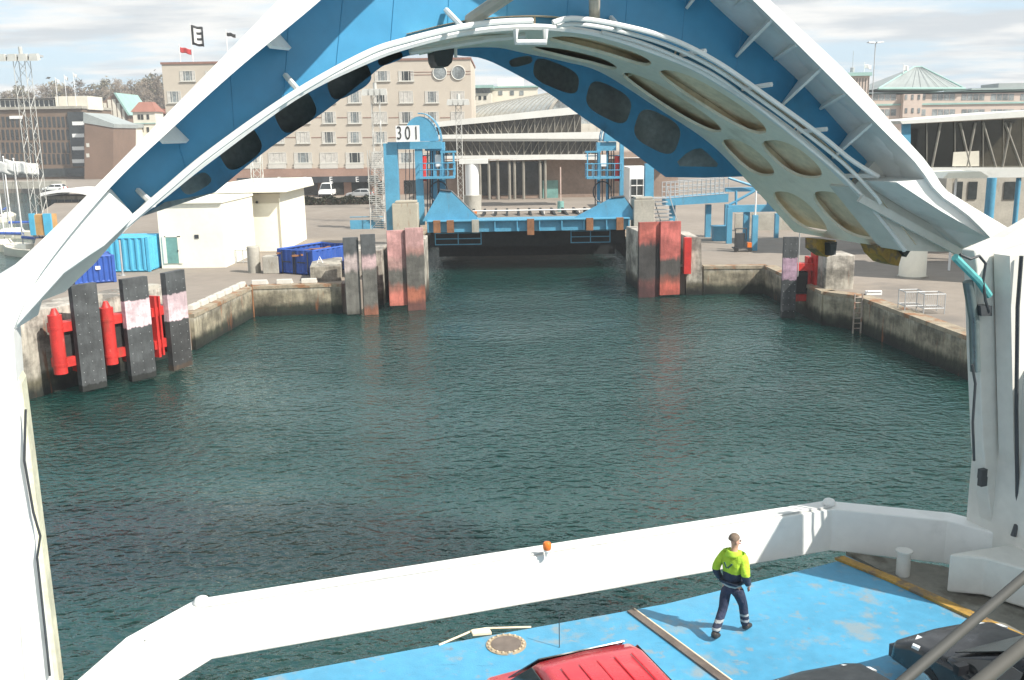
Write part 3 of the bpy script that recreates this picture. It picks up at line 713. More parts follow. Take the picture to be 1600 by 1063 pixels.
# ovals: (u,v centre, u half, v half, skew)
ovals = [(.36,.275,.098,.165),(.34,.72,.092,.15),(.595,.28,.112,.185),(.57,.72,.118,.17),(.78,.28,.053,.19),(.77,.72,.057,.175),(.925,.28,.058,.19),(.93,.72,.058,.175),(.13,.3,.06,.13)]
def inside(u, v):
    for uc, vc, a, c in ovals:
        if abs((u-uc)/a)**2.5 + abs((v-vc)/c)**2.5 < 1: return (uc, vc, a, c)
mb = MB(); vid = {}
quads = []
for j in range(nv):
    for i in range(nu):
        if inside((i+.5)/nu, (j+.5)/nv) is None: quads.append((i, j))
cnt = {}
for i, j in quads:
    for q_ in ((i,j),(i+1,j),(i+1,j+1),(i,j+1)): cnt[q_] = cnt.get(q_, 0) + 1
for q_, k in cnt.items():
    u, v = q_[0]/nu, q_[1]/nv
    if k < 4 and 0 < q_[0] < nu and 0 < q_[1] < nv:
        best = min(ovals, key=lambda o: abs((abs((u-o[0])/o[2])**2.5 + abs((v-o[1])/o[3])**2.5) - 1))
        uc, vc, a, c = best; r = (abs((u-uc)/a)**2.5 + abs((v-vc)/c)**2.5)**(1/2.5)
        u = uc + (u-uc)/r; v = vc + (v-vc)/r
    vid[q_] = len(mb.v); mb.v.append(soff(u, v))
mb.f = [(vid[(i,j)], vid[(i+1,j)], vid[(i+1,j+1)], vid[(i,j+1)]) for i, j in quads]
so_ = mb.build('soffit', M['soffit'], visor)
md = so_.modifiers.new('s', 'SOLIDIFY'); md.thickness = .06; md.offset = 0
b = MB(); b.grid(lambda u, v: soff(u, -.05 + (1.08 + .37*max(0, min(1, (.78-u)/.2)))*v, .17), 90, 12)
b.build('inner_plating', M['tan'], visor, smooth=True)
b = MB()
for u in (.22, .47, .715, .85):
    P_ = [soff(u, v, .03) for v in [k/8 for k in range(9)]]; Q_ = [soff(u, v, .165) for v in [k/8 for k in range(9)]]
    b.strip(P_, Q_, TR*.03)
P_ = [soff(k/60, .5, .03) for k in range(61)]; Q_ = [soff(k/60, .5, .16) for k in range(61)]; b.strip(P_, Q_, AX*.03)
b.build('stiffener', M['tan'], visor)

# far blue web with rounded openings onto the dark box behind it
fout_l = [(120,372),(165,345),(236,312),(330,236),(450,148),(560,92),(640,66),(700,60)]
fin_l = [(222,338),(258,316),(336,301),(421,232),(502,178),(565,129),(601,102),(640,87),(686,84),(725,88)]
fout_r = [(700,60),(745,58),(782,64),(815,76),(881,90),(941,108),(1031,166),(1107,217),(1163,272)]
fin_r = [(725,88),(751,91),(785,105),(851,142),(911,184),(959,217),(1040,277),(1100,278),(1163,276)]
loop_l = resample(fout_l, 40) + list(reversed(resample(fin_l, 40)))
loop_r = resample(fout_r, 40)[1:] + list(reversed(resample(fin_r[:7], 34))) 
outerloop = resample(fout_l + fout_r[1:], 70) + [(1163,276),(1100,278)] + list(reversed(resample(fin_l[2:] + fin_r[1:7], 70))) + [(258,316),(222,338)]
def rrect(cx, cy, w_, h_, ang, skew=0, n_=28, e=3.2):
    out = []
    for k in range(n_):
        t = 2*math.pi*k/n_; c_, s_ = math.cos(t), math.sin(t)
        x = math.copysign(abs(c_)**(2/e), c_)*w_; y = math.copysign(abs(s_)**(2/e), s_)*h_
        x += skew*y; a = R(ang)
        out.append((cx + x*math.cos(a) - y*math.sin(a), cy + x*math.sin(a) + y*math.cos(a)))
    return out
holes = [rrect(869,119,38,19,22,.25), rrect(951,160,37,24,27,.2), rrect(1027,206,37,27,27,.15), [(1058,253),(1072,240),(1085,233),(1096,232),(1106,240),(1122,256),(1120,261),(1062,260)],
         rrect(814,96,18,7,-14,.2), rrect(306,287,24,12,-30,.2), rrect(376,233,34,24,-35,-.1), rrect(462,176,33,24,-33,-.1), rrect(546,127,36,20,-28,-.1), rrect(610,92,20,7,-20)]
mbw = plate_with_holes(outerloop, holes, lambda x, y, d: at_s(x, y, S2 + d), .10)
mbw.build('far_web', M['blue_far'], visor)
b = MB(); Lb = resample(fout_l + fout_r[1:], 70); Li = resample(fin_l[2:] + fin_r[1:7], 70)
b.strip(sp(Lb, S2+.9), sp(Li, S2+.9)); b.strip(sp(Li, S2+.9), sp(Li, S2+.1)); b.strip(sp(Lb, S2+.9), sp(Lb, S2+.1))
b.build('box_plating', mat('box inside', (.34,.37,.37), .7, 0, .3, 1), visor)
b = MB(); P_ = [(258,316),(336,301),(222,338)]
b.prism(sp([(120,372),(222,338),(258,316),(236,312)], S2), AX*.9); b.build('lower_corner', M['blue_far'], visor)
# dark latch under the crown
b = MB(); b.prism(sp([(678,76),(712,70),(706,98),(700,104),(684,104),(680,96)], S2-.35), AX*.5); b.build('latch', M['darksteel'], visor)

# pipe rails along the inner arch
def rail(px, s, r, name='pipe_rail'):
    b = MB(); b.tube(sp(resample(px, 60), s), r, 8); return b
S_R = S1 - .55
rr = rail([(196,352),(258,298),(330,238),(455,150),(571,85),(640,62),(720,43),(780,35),(832,33)], S_R, .05); pr = rr.build('pipe_rail', M['white'], visor, smooth=True)
rr = rail([(864,36),(895,29),(960,38),(1045,60),(1120,97),(1200,152),(1283,212),(1330,250),(1372,276)], S_R, .045); rr.build('pipe_rail', M['white'], visor, smooth=True)
rr = rail([(870,41),(900,38),(960,47),(1040,70),(1115,106),(1195,161),(1275,221),(1325,262),(1368,306),(1376,318)], S_R+.15, .035); rr.build('pipe_rail', M['white'], visor, smooth=True)
rr = rail([(940,50),(1000,66),(1060,90),(1120,120),(1190,172),(1262,230),(1312,272),(1350,308),(1366,316)], S_R+.3, .03); rr.build('pipe_rail', M['white'], visor, smooth=True)
for x0,y0,x1,y1 in ((446,118,470,146),(216,298,240,320),(697,16,722,42),(955,28,968,44),(1064,86,1102,80),(1160,139,1206,132),(1246,206,1292,202),(1318,275,1372,275)):
    b = MB(); A = at_s(x0, y0, S1-.02); B_ = at_s(x1, y1, S_R); b.tube([A, B_], .045, 6); b.build('rail_bracket', M['white'], visor)
b = MB(); b.tube(sp([(806,46),(806,66),(852,66),(852,46)], S1-.5), .05, 6); b.tube(sp([(806,66),(852,66)], S1-.2), .04, 6); b.build('step_bracket', M['white'], visor)
b = MB(); b.tube([at_s(735, 32, S1-.1), at_s(800, -12, S1-1.2)], .11, 10); b.tube([at_s(929, 30, S1-.1), at_s(929,-20,S1-1.0)], .09, 8); b.split('strut', mat('strut', (.48,.43,.36), .6, 0, .1), visor)
b = MB(); pts = [(712,88),(712,62),(755,60),(800,56)]
b.tube(sp([(640,82),(700,72),(760,62),(820,56)], S1+.5), .05, 6); b.tube(sp([(712,90),(712,70)], S1+.9), .03, 6); b.build('conduit', M['white_dirty'], visor)
# yellow locking gear under the right foot
b = MB(); b.prism(sp([(1276,374),(1306,376),(1302,398),(1292,402),(1276,390)], S1+2.2), AX*.4); b.prism(sp([(1370,384),(1412,390),(1404,416),(1390,412),(1376,398)], S1+.5), AX*.5); b.split('locking_gear', M['yellow'], visor)
b = MB(); b.prism(sp([(1298,380),(1308,378),(1306,398),(1298,400)], S1+2.0), AX*.3); b.prism(sp([(1408,392),(1424,390),(1416,402)], S1+.4), AX*.3); b.split('locking_pin', M['darksteel'], visor)

# door posts
def post(px, s, d, name, m_, bev=.03):
    b = MB(); b.prism(sp(px, s), AX*d); return b.build(name, m_, ferry, bevel=bev)
lp = post([(-60,460),(20,516),(26,600),(56,860),(83,1075),(90,1180),(-60,1180)], S0-.1, .8, 'door_post', M['white'])
b = MB()
for pts in ([(2,690),(14,840),(34,1063),(40,1150)], ):
    b.tube(sp(pts, S0-.2), .045, 8)
b.build('pipe', mat('grey pipe', (.42,.42,.40), .5), lp, smooth=True)
b = MB(); b.tube(sp([(40,640),(38,720),(52,800),(63,838),(58,872),(70,980),(78,1056)], S0-.16), .018, 6); b.build('cable', M['darksteel'], lp, smooth=True)
b = MB(); b.prism(sp([(28,590),(34,600),(95,1085),(84,1085)], S0+.1), AX*.5); b.build('edge_strip', mat('seal strip', (.62,.60,.45), .6, 0, .2, 2), lp)
b = MB(); b.prism(sp([(-40,690),(4,690),(36,1100),(36,1180),(-40,1180)], S0-.45), AX*.25); b.build('side_panel', M['white'], lp)
rp = post([(1522,392),(1570,372),(1640,330),(1640,1010),(1566,905),(1552,840),(1536,700),(1530,560),(1526,420)], S0-.9, .3, 'door_post', M['white_dirty'])
b = MB(); b.prism(sp([(1578,400),(1640,380),(1640,960),(1596,900),(1584,700)], S0-1.3), AX*.35); b.build('side_panel', M['white_dirty'], rp)
b = MB(); b.tube(sp([(1519,570),(1524,600),(1520,660),(1522,720)], S0-.8-.2), .025, 6); b.tube(sp([(1570,640),(1571,760),(1567,800)], S0-.8-.2), .02, 6); b.tube(sp([(1596,400),(1590,480),(1588,640),(1590,800)], S0-1.4), .035, 6); b.build('cable', M['darksteel'], rp, smooth=True)
b = MB(); b.tube(sp([(1512,440),(1522,500),(1524,580)], S0-.8-.15), .09, 10); b.build('ram', mat('ram steel', (.16,.2,.2), .35, .5), rp, smooth=True)
b = MB(); b.tube(sp([(1492,402),(1510,420),(1530,440),(1545,462)], S0-.8-.25), .07, 8); b.build('hose', M['teal_rope'], rp, smooth=True)
b = MB(); b.tube(sp([(1500,398),(1516,405),(1530,400),(1540,412),(1536,440),(1540,470),(1546,488)], S0-.8-.3), .025, 6); b.prism(sp([(1532,478),(1550,478),(1550,494),(1534,494)], S0-.8-.3), AX*.2); b.build('hose', M['darksteel'], rp, smooth=True)
b = MB(); 
for c_ in ((1535,740),(1535,752),(1594,776),(1592,816)): p_ = at_s(*c_, S0-.96 if c_[0] < 1580 else S0-1.36); b.obox(p_, TR*.07, AX*.05, UP*.09)
b.split('fitting', M['darksteel'], rp)
b = MB(); b.tube(sp([(1583,838),(1588,822),(1600,818)], S0-1.45), .05, 8); b.build('handle', M['darksteel'], rp, smooth=True)

# bow bulwark beam in front of the deck
path = [(150,1180),(240,1088),(331,1031),(1297,861),(1474,881),(1580,912)]
ZB = 3.0
bot = [at_z(x, y, ZB) for x, y in path]
def offs(P_, d):
    out = []
    for i, p_ in enumerate(P_):
        a = (P_[i]-P_[i-1]).normalized() if i else None; c = (P_[i+1]-P_[i]).normalized() if i < len(P_)-1 else None
        t = (a or c) if not (a and c) else (a+c).normalized()
        nn = V((-t.y, t.x, 0)); k = 1.0 if not (a and c) else 1/max(.5, nn.dot(V((-a.y, a.x, 0))))
        out.append(p_ + nn*d*k)
    return out
b = MB(); fr = bot; ba = offs(bot, .42); HB = .92
b.strip(fr, [p_ + UP*HB for p_ in fr]); b.strip([p_ + UP*HB for p_ in fr], [p_ + UP*(HB+.02) for p_ in ba]); b.strip(ba, [p_ + UP*(HB+.02) for p_ in ba]); b.strip(fr, ba)
bul = b.build('bulwark', M['white'], ferry, bevel=.025)
b = MB()
for i in (2, 3):
    b.lathe(fr[i].lerp(ba[i], .5) + UP*(HB+.02), [(.13,0),(.13,.05),(.10,.10),(.03,.13)], 14)
b.split('rail_stud', M['white'], bul, smooth=True)
b = MB(); e = offs(bot, .06); f_ = [p_ + UP*(HB+.025) for p_ in e]
b.tube(f_[1:4], .02, 6); b.build('top_seam', mat('seam', (.5,.5,.48), .5), bul)
# amber beacon
c = at_z(855, 869, ZB+HB+.02)
b = MB(); b.lathe(c, [(.04,0),(.04,.09),(.07,.10),(.07,.13)], 14); bc_ = b.build('beacon', M['white'], ferry, smooth=True)
b = MB(); b.lathe(c, [(.07,.13),(.08,.17),(.08,.24),(.06,.27),(.03,.28)], 14); b.build('amber_lens', M['orange'], bc_, smooth=True)

# deck
dk = [(240,1110),(400,1061),(640,1016),(840,980),(1040,944),(1310,877),(1322,868),(1400,905),(1500,950),(1580,985)]
D = [at_z(x, y, ZD) for x, y in dk] 
back_r = ship(2.0, 14.4, ZD); back_l = ship(2.0, -1.4, ZD)
b = MB(); b.prism(D + [back_r, back_l], UP*-.25)
deck = b.build('car_deck', M['deckblue'], ferry)
b = MB(); e0 = [at_z(x, y, ZD+.004) for x, y in ((1318,872),(1400,905),(1500,950),(1600,996))]
b.strip(e0, [p_ - TR*.22 for p_ in e0], UP*.05); b.build('edge_marking', M['yellow'], deck)
b = MB(); A = at_z(985, 955, ZD+.005); Bq = at_z(1130, 1063, ZD+.005); Bq = Bq + (Bq-A)*.6; t = (Bq-A).normalized(); nn = V((-t.y,t.x,0))
b.strip([A - nn*.07, Bq - nn*.07], [A + nn*.07, Bq + nn*.07], UP*.03); b.build('deck_channel', mat('channel steel', (.16,.13,.11), .6, .3, .3, 3), deck)
b = MB(); b.tube([A + nn*.085 + UP*.02, Bq + nn*.085 + UP*.02], .02, 6); b.build('channel_edge', M['tan'], deck)
M['boltm'] = mat('bolt', (.5,.42,.3), .6)
# manhole cover with a ring of bolts
c = at_z(791, 1008, ZD)
b = MB(); b.lathe(c, [(.34,.0),(.34,.018),(.24,.022),(.24,.012)], 28)
mh_ = b.build('manhole', mat('manhole ring', (.38,.30,.20), .7, 0, .25, 6, stains=[((.1,.3,.45), .58, (4,4,4), .8)]), ferry)
b = MB(); b.lathe(c, [(.255,.010),(.255,.028)], 28); b.build('cover', mat('manhole cover', (.16,.13,.11), .7, 0, .2, 6), mh_)
for k in range(18):
    a = 2*math.pi*k/18; b = MB(); b.lathe(c + V((.295*math.cos(a), .295*math.sin(a), .02)), [(.022,0),(.022,.02),(.008,.03)], 6); b.build('bolt', M['boltm'], mh_)
b = MB(); L1 = [at_z(x, y, ZD+.012) for x, y in ((686,1008),(740,985),(760,982),(830,980))]
b.tube(L1, .018, 6); b.obox(at_z(752,988,ZD+.03), V((.16,.02,0)), V((-.02,.07,0)), UP*.02); b.build('lashing_strap', M['tan'], deck)
b = MB(); b.tube([at_z(874, 1012, ZD), at_z(874,1012,ZD)+UP*.62], .008, 5); b.build('aerial_wire', M['darksteel'], deck)
# hull under the deck edge, right-hand bulwark side and lockers
b = MB(); hh_ = [p_ - UP*.25 + (AX*-.25) for p_ in D[:7]] + [ship(10, 12.8, ZD-.25), ship(2, 13.8, ZD-.25), ship(2, -1.4, ZD-.25)]
b.prism([V((p_.x, p_.y, -2)) for p_ in hh_], UP*(2 + ZD - .25)); b.build('hull', M['white_dirty'], ferry)
b = MB(); c = at_z(1410, 902, ZD-.1); b.tube([c - UP*.3, c + UP*.52], .13, 12); b.tube([c + UP*.52, c + UP*.56], .16, 12); b.build('bollard', M['white_dirty'], ferry, smooth=True)
b = MB(); b.prism([at_z(x, y, ZD-.05) for x, y in ((1322,862),(1470,884),(1580,912),(1640,1000),(1580,985),(1400,903))], UP*-.3); b.build('side_gutter', M['conc_dark'], ferry)
lc = at_z(1478, 925, ZD)
b = MB(); b.prism([lc, lc + TR*2.6 - AX*.2, lc + TR*2.4 - AX*4.6, lc - AX*.35 + TR*.5], UP*.75); b.build('side_locker', M['white_dirty'], ferry, bevel=.04)
A = ship(13.2, 14.5, 0)  # out-of-view side wall, its raised steps shaped to shade deck and bulwark
b = MB(); b.prism([A + UP*2, A - AX*12 + TR*.4 + UP*2, A - AX*12 + TR*.4 + UP*5, A - AX*3.3 + UP*5, A - AX*3.1 + UP*9.0, A - AX*1.9 + UP*9.0, A - AX*1.8 + UP*7.2, A + AX*.5 + UP*7.2, A + AX*.5 + UP*2], TR*.3); b.build('hull_side', M['white_dirty'], ferry)
# rail outside the bridge windows
b = MB(); 
P0 = EYE + ray(1370, 1100)*2.3; P1_ = EYE + ray(1640, 868)*2.9
Q0 = EYE + ray(1490, 1100)*2.4; Q1 = EYE + ray(1660, 960)*2.9
b.tube([P0, P1_], .014, 12); b.build('bridge_rail', mat('rail paint', (.05,.05,.045), .6), ferry, smooth=True)
b = MB(); b.tube([Q0, Q1], .02, 12); b.build('bridge_rail', mat('rail paint', (.06,.058,.05), .6), ferry, smooth=True)
# ------------------------------------------------------------------ the town and the port beyond the basin
def XY(px, py, Y): return at_y(px, py, Y)
def slab(mb, x0, y0, x1, y1, Y, d): mb.pbox(x0, y0, x1, y1, Y, d)
def base_at(px, Y, z=ZQ): p_ = at_y(px, 300, Y); return V((p_.x, Y, z))
def block(mb, px0, px1, ytop, Y, d, z0=ZQ):
    a = at_y(px0, ytop, Y); b_ = at_y(px1, ytop, Y); zt = (a.z+b_.z)/2
    mb.box(a.x, Y, z0, b_.x, Y+d, zt); return a.x, b_.x, zt
# window prototypes (frame with curtains behind the glass) shared by copies
def window_proto(parent, w_, h_, curtain=True, sill=True, frame=None):
    f = MB(); t = .09
    f.box(-w_/2, -.06, 0, -w_/2+t, .05, h_); f.box(w_/2-t, -.06, 0, w_/2, .05, h_); f.box(-w_/2, -.06, 0, w_/2, .05, t); f.box(-w_/2, -.06, h_-t, w_/2, .05, h_)
    f.box(-w_*.17, -.05, t, -w_*.17+.07, .04, h_-t); f.box(w_*.17-.07, -.05, t, w_*.17, .04, h_-t)
    o = f.build('window', frame or M['frame'], origin=(0,0,0)); o.parent = parent; ORG[o.name] = ORG[parent.name]
    g = MB(); g.box(-w_/2+t, 0, t, w_/2-t, .02, h_-t); go = g.build('pane', M['glass'], origin=(0,0,0)); go.parent = o
    if curtain:
        
        for x0, x1 in ((-w_/2+t, -w_*.28), (w_*.28, w_/2-t)): k = MB(); k.box(x0, -.03, t, x1, -.012, h_-t); ko = k.build('curtain', M['curtain'], origin=(0,0,0)); ko.parent = o
    if sill:
        k = MB(); k.box(-w_/2-.1, -.2, -.12, w_/2+.1, .0, 0); ko = k.build('sill', M['frame'], origin=(0,0,0)); ko.parent = o
    return o
def put(proto, first, pos, parent):
    """place proto itself the first time, copies after"""
    loc = V(pos) - ORG[parent.name]
    if first: proto.location = loc; return proto
    c = proto.copy(); COL.objects.link(c); c.parent = parent; c.location = loc
    for ch in list(proto.children):
        k = ch.copy(); COL.objects.link(k); k.parent = c
        if k.name.startswith('pane'):
            k.material_slots[0].link = 'OBJECT'; k.material_slots[0].material = random.choice((M['glass'], M['glass'], M['glass_dk'], M['glass_mid'], M['curtain']))
    return c
M['glass_mid'] = glassy('mid glass', (.12,.13,.13))
def bare(parent, name, mb, mt_):
    o = mb.build(name, mt_, origin=(0,0,0)); o.parent = parent; return o

# ---- hotel
YH = 168.0
ht = thing('hotel_building', 'large beige hotel block with rows of square windows beyond the basin', 'building', base_at(500, YH))
b = MB(); xa, xb, zt = block(b, 252, 735, 97, YH, 22); hw = b.build('wall', M['hotel'], ht)
b = MB(); b.box(xa-.15, YH-.15, zt, xb+.15, YH+22, zt+.35); b.build('parapet', M['hotel_line'], ht)
b = MB(); za = at_y(560, 262, YH).z; b.box(xa-.05, YH-.25, ZQ, xb+.05, YH-.002, za); b.build('base_course', M['hotel_low'], ht)
cols = [554.7 + 40.2*k for k in range(-7, 5)]
pr_ = window_proto(ht, 2.35, 1.95); first = True
for py in (161, 193, 224):
    for px in cols:
        if px > 728: continue
        p_ = at_y(px, py, YH); put(pr_, first, (p_.x, YH-.02, p_.z), ht); first = False
pr_ = window_proto(ht, 3.1, 1.8); first = True
for px in cols:
    if px > 728: continue
    p_ = at_y(px, 255, YH); put(pr_, first, (p_.x, YH-.02, p_.z), ht); first = False
pr_ = window_proto(ht, 2.6, 1.7); first = True
for px in (294, 334, 394, 635, 598):
    p_ = at_y(px, 127, YH); put(pr_, first, (p_.x, YH-.02, p_.z), ht); first = False
pn = MB(); pn.box(-1.55, -.3, 0, 1.55, -.26, .75); pno = bare(ht, 'spandrel', pn, mat('spandrel', (.55,.53,.48), .8, 0, .05)); first = True
for px in cols:
    if px > 728: continue
    p_ = at_y(px, 263.5, YH); put(pno, first, (p_.x, YH, p_.z), ht); first = False
ln = MB(); ln.box(-.85, -.05, -.06, .85, .0, .06); lno = bare(ht, 'string_course', ln, M['hotel_line']); first = True
for py in (184, 215):
    for px in cols[:-1]:
        if px + 20 > 728: continue
        p_ = at_y(px + 20.1, py, YH); put(lno, first, (p_.x, YH, p_.z), ht); first = False
rp_ = MB(); rp_.tube([(0,-.06,0),(0,.05,0)], 1.15, 24); ro = bare(ht, 'round_window', rp_, M['glass']); rg = MB()
rg.tube([(1.15*math.cos(t), -.08, 1.15*math.sin(t)) for t in [2*math.pi*i/24 for i in range(25)]], .1, 6); rgo = rg.build('frame', M['frame'], origin=(0,0,0)); rgo.parent = ro
for i, px in enumerate((687, 716)):
    p_ = at_y(px, 114, YH); put(ro, i == 0, (p_.x, YH-.02, p_.z), ht)
b = MB(); p0 = at_y(640, 117, YH); b.box(p0.x, YH-.05, p0.z-.1, xb, YH-.001, p0.z); b.box(p0.x, YH-.05, p0.z+.35, xb, YH-.001, p0.z+.45); b.build('string_course', M['hotel_line'], ht)
b = MB(); a_ = at_y(425, 287, YH-1.4); c_ = at_y(590, 275, YH-1.4); b.box(a_.x-6, YH-1.4, a_.z, c_.x, YH-.26, c_.z); aw_ = b.build('awning', M['darksteel'], ht)
for px in (436, 476.5, 517, 558):
    e = MB(); c = at_y(px, 281, YH-1.43); text_into(e, 'E', (c.x, YH-1.43, c.z), V((1,0,0)), V((0,0,1)), 1.25, .02); e.build('lettering', M['sign_w'], aw_)
b = MB()
for px in range(400, 735, 41):
    p_ = at_y(px, 296, YH-.3); b = MB(); b.box(p_.x-1.6, YH-.3, ZQ+.1, p_.x+1.6, YH-.27, ZQ+2.4); b.build('shop_window', M['glass_dk'], ht)
# flags on the hotel roof
def flag(name_, label, px, ytop, ybot, Y, w_, h_, mt_, group, emblem=None, tilt=.25, pole_m=None):
    p_ = at_y(px, ytop, Y); q_ = at_y(px, ybot, Y); r_ = thing('flagpole', label, 'flagpole', (p_.x, Y, q_.z), group)
    b = MB(); b.tube([(p_.x, Y, q_.z), (p_.x, Y, p_.z)], .07, 6); b.lathe((p_.x, Y, p_.z), [(.05,0),(.12,.1),(.04,.22)], 8); b.build('pole', pole_m or M['sign_w'], r_)
    ph = random.random()*6
    def fn(u, v, o=0): return V((p_.x + .08 + u*w_, Y + .18*math.sin(u*7+ph)*u + o, p_.z - .15 - v*h_ - u*h_*tilt - .06*math.sin(u*9+ph)))
    fl_ = MB(); A_ = [[fn(i/14, j/6) for i in range(15)] for j in range(7)]
    fl_.grid(lambda u, v: fn(u, v), 14, 6); fo_ = fl_.build('flag', mt_, r_, smooth=True); sm = fo_.modifiers.new('s', 'SOLIDIFY'); sm.thickness = .02
    if emblem:
        e = MB()
        for u0, u1, v0, v1 in ((.2,.42,.13,.87),(.41,.84,.13,.29),(.41,.80,.42,.58),(.41,.84,.71,.87)):
            e.grid(lambda u, v: fn(u0+(u1-u0)*u, v0+(v1-v0)*v, -.035), 8, 8)
        e.build('emblem', M['sign_w'], fo_)
    return r_
YF = YH + 6
flag('f', 'tall flagpole on the hotel roof flying a black flag with a white E', 297, 38, 97, YF, 2.1, 3.3, M['flag_k'], 'flags on the hotel roof', 'E', .12)
flag('f', 'short flagpole on the hotel roof with a faded red and white flag', 280, 72, 97, YF, 1.9, .9, M['flag_r'], 'flags on the hotel roof', None, .5)
flag('f', 'flagpole on the hotel roof with a small dark flag near the white visor rim', 353, 49, 97, YF, 1.5, .6, M['flag_k'], 'flags on the hotel roof', None, .6)
flag('f', 'rightmost white flagpole at the left marina with a pale flag', 21, 250, 370, 112, 2.6, 1.3, M['flag_w'], 'white flags at the marina', None, .25)
flag('f', 'middle white flagpole at the left marina with a pale flag', 5, 247, 370, 112, 2.4, 1.3, M['flag_w'], 'white flags at the marina', None, .35)
flag('f', 'leftmost white flagpole at the left marina, partly out of frame', -8, 250, 370, 112, 2.4, 1.3, M['flag_w'], 'white flags at the marina', None, .3)

# ---- office block on the left
YO = 270.0
ob = thing('office_building', 'long dark brown office block with slit windows at the far left', 'building', base_at(60, YO, 3))
b = MB(); xa, xb, zt = block(b, -140, 128, 172, YO, 20); b.build('wall', M['brick_grey'], ob)
b = MB(); b.box(xa, YO-.6, zt, xb+.3, YO+20, zt+.7); b.build('cornice', mat('cornice', (.34,.32,.27), .8), ob)
b = MB(); slab(b, -140, 156, 88, 170, YO+5, 8); ph_ = b.build('penthouse', M['glass_dk'], ob)
b = MB(); slab(b, -140, 153, 92, 157, YO+4, 10); b.build('penthouse_roof', M['sign_w'], ob)
for k in range(16):
    b = MB(); p_ = at_y(-30 + k*7.6, 163, YO+4.9); b.box(p_.x-.1, YO+4.9, p_.z-1.2, p_.x+.1, YO+4.98, p_.z+1.2); b.build('mullion', M['frame'], ph_)
b = MB(); slab(b, 88, 150, 136, 172, YO+3, 10); b.build('stair_head', M['plaster'], ob)
pr_ = MB(); pr_.box(-.36, -.12, 0, .36, -.02, 2.8); po = bare(ob, 'window', pr_, M['glass_dk']); first = True
for py in (199, 219, 239, 257):
    for k in range(17):
        p_ = at_y(-8 + k*7.2, py, YO); put(po, first, (p_.x, YO, p_.z), ob); first = False
b = MB(); slab(b, 114, 175, 130, 260, YO-.6, 1); bay = b.build('stair_bay', M['glass_dk'], ob)
for py in (195, 214, 234, 254):
    k = MB(); slab(k, 113, py-5, 131, py+1, YO-.75, .5); k.build('bay_band', M['sign_w'], bay)
b = MB(); slab(b, -60, 262, 180, 279, YO-.4, .38); b.build('shop_front', M['glass_dk'], ob)
b = MB(); slab(b, 15, 181, 34, 186, YO-.35, .2); b.build('sign_board', M['sign_w'], ob)
bw_ = thing('brick_building', 'red brown brick wing with blank side wall right of the office block', 'building', base_at(155, YO-6, 3))
b = MB(); A = [at_y(x, y, YO-6) for x, y in ((132,192),(177,200),(177,283),(132,283))]; b.prism(A, (0, 16, 0)); b.build('wall', M['brick_red'], bw_)
b = MB(); A = [at_y(x, y, YO-6.2) for x, y in ((130,176),(178,194),(178,200),(130,192))]; b.prism(A, (0, 17, 0)); b.build('roof', M['slate'], bw_)
for px, py in ((137,227),(137,243)):
    k = MB(); slab(k, px-2, py-3, px+2, py+3, YO-6.1, .08); k.build('window', M['frame'], bw_)
# three roof flagpoles
for i, (px, lab) in enumerate(((86,'left one of three thin flagpoles on the office roof'),(100,'middle one of three thin flagpoles on the office roof'),(114,'right one of three thin flagpoles on the office roof'))):
    flag('f', lab, px, 122-i*4, 172, YO+1, 1.0, .9, M['flag_w'], 'flagpoles on the office roof', None, .5)
# church-like gable, tower house, cream house, white house
gb = thing('gabled_building', 'steep red brick gable with pale vertical stripes below the hill', 'building', base_at(178, 330, 4))
b = MB(); A = [at_y(x, y, 330) for x, y in ((150,190),(152,165),(178,147),(200,178),(203,215),(150,215))]; b.prism(A, (0, 18, 0)); b.build('wall', M['brick_red'], gb)
for px, y0 in ((158,166),(165,161),(172,156),(179,155),(186,161),(193,170)):
    k = MB(); slab(k, px-.9, y0, px+.9, 190, 329.8, .15); k.build('stripe', M['plaster'], gb)
b = MB(); P_ = [at_y(x, y, 329) for x, y in ((177,145),(180,145),(203,180),(200,181))]; b.prism(P_, (0, 20, 0)); b.build('roof', M['copper'], gb)
th_ = thing('tower_house', 'cream tower house with a red hipped roof left of the visor', 'building', base_at(224, 300, 3))
b = MB(); xa, xb, zt = block(b, 207, 242, 175, 300, 7); b.build('wall', M['plaster'], th_)
b = MB(); c = V(((xa+xb)/2, 303.5, zt)); w2 = (xb-xa)/2+.5
b.hexa([c+V((-w2,-4,0)), c+V((w2,-4,0)), c+V((w2,4,0)), c+V((-w2,4,0))], [c+V((-2,-1.3,3)), c+V((2,-1.3,3)), c+V((2,1.3,3)), c+V((-2,1.3,3))]); b.build('roof', M['tile'], th_)
for py in (183, 203, 222):
    for px in (217, 222, 231): k = MB(); slab(k, px-1.6, py-4, px+1.6, py+4, 299.9, .08); k.build('window', M['glass_dk'], th_)
for px in (207, 242):
    pass
b = MB(); slab(b, 206, 192, 243, 194, 299.7, .3); b.build('cornice', M['copper'], th_)
ch_ = thing('cream_house', 'low cream house with round upper windows beside the tower house', 'building', base_at(193, 292, 3))
b = MB(); block(b, 178, 207, 200, 292, 9); b.build('wall', M['plaster'], ch_)
b = MB(); slab(b, 177, 193, 208, 200, 291.5, 10); b.build('roof', M['slate'], ch_)
for px in (185, 194):
    k = MB(); p_ = at_y(px, 213, 291.8); k.tube([(p_.x,291.8,p_.z),(p_.x,292,p_.z)], .6, 12); k.build('round_window', M['glass_dk'], ch_)
    k = MB(); slab(k, px-2, 224, px+2, 232, 291.9, .08); k.build('window', M['glass_dk'], ch_)
wh = thing('brick_house', 'small brick house with tiled roof partly hidden beside the hotel', 'building', base_at(247, 310, 3))
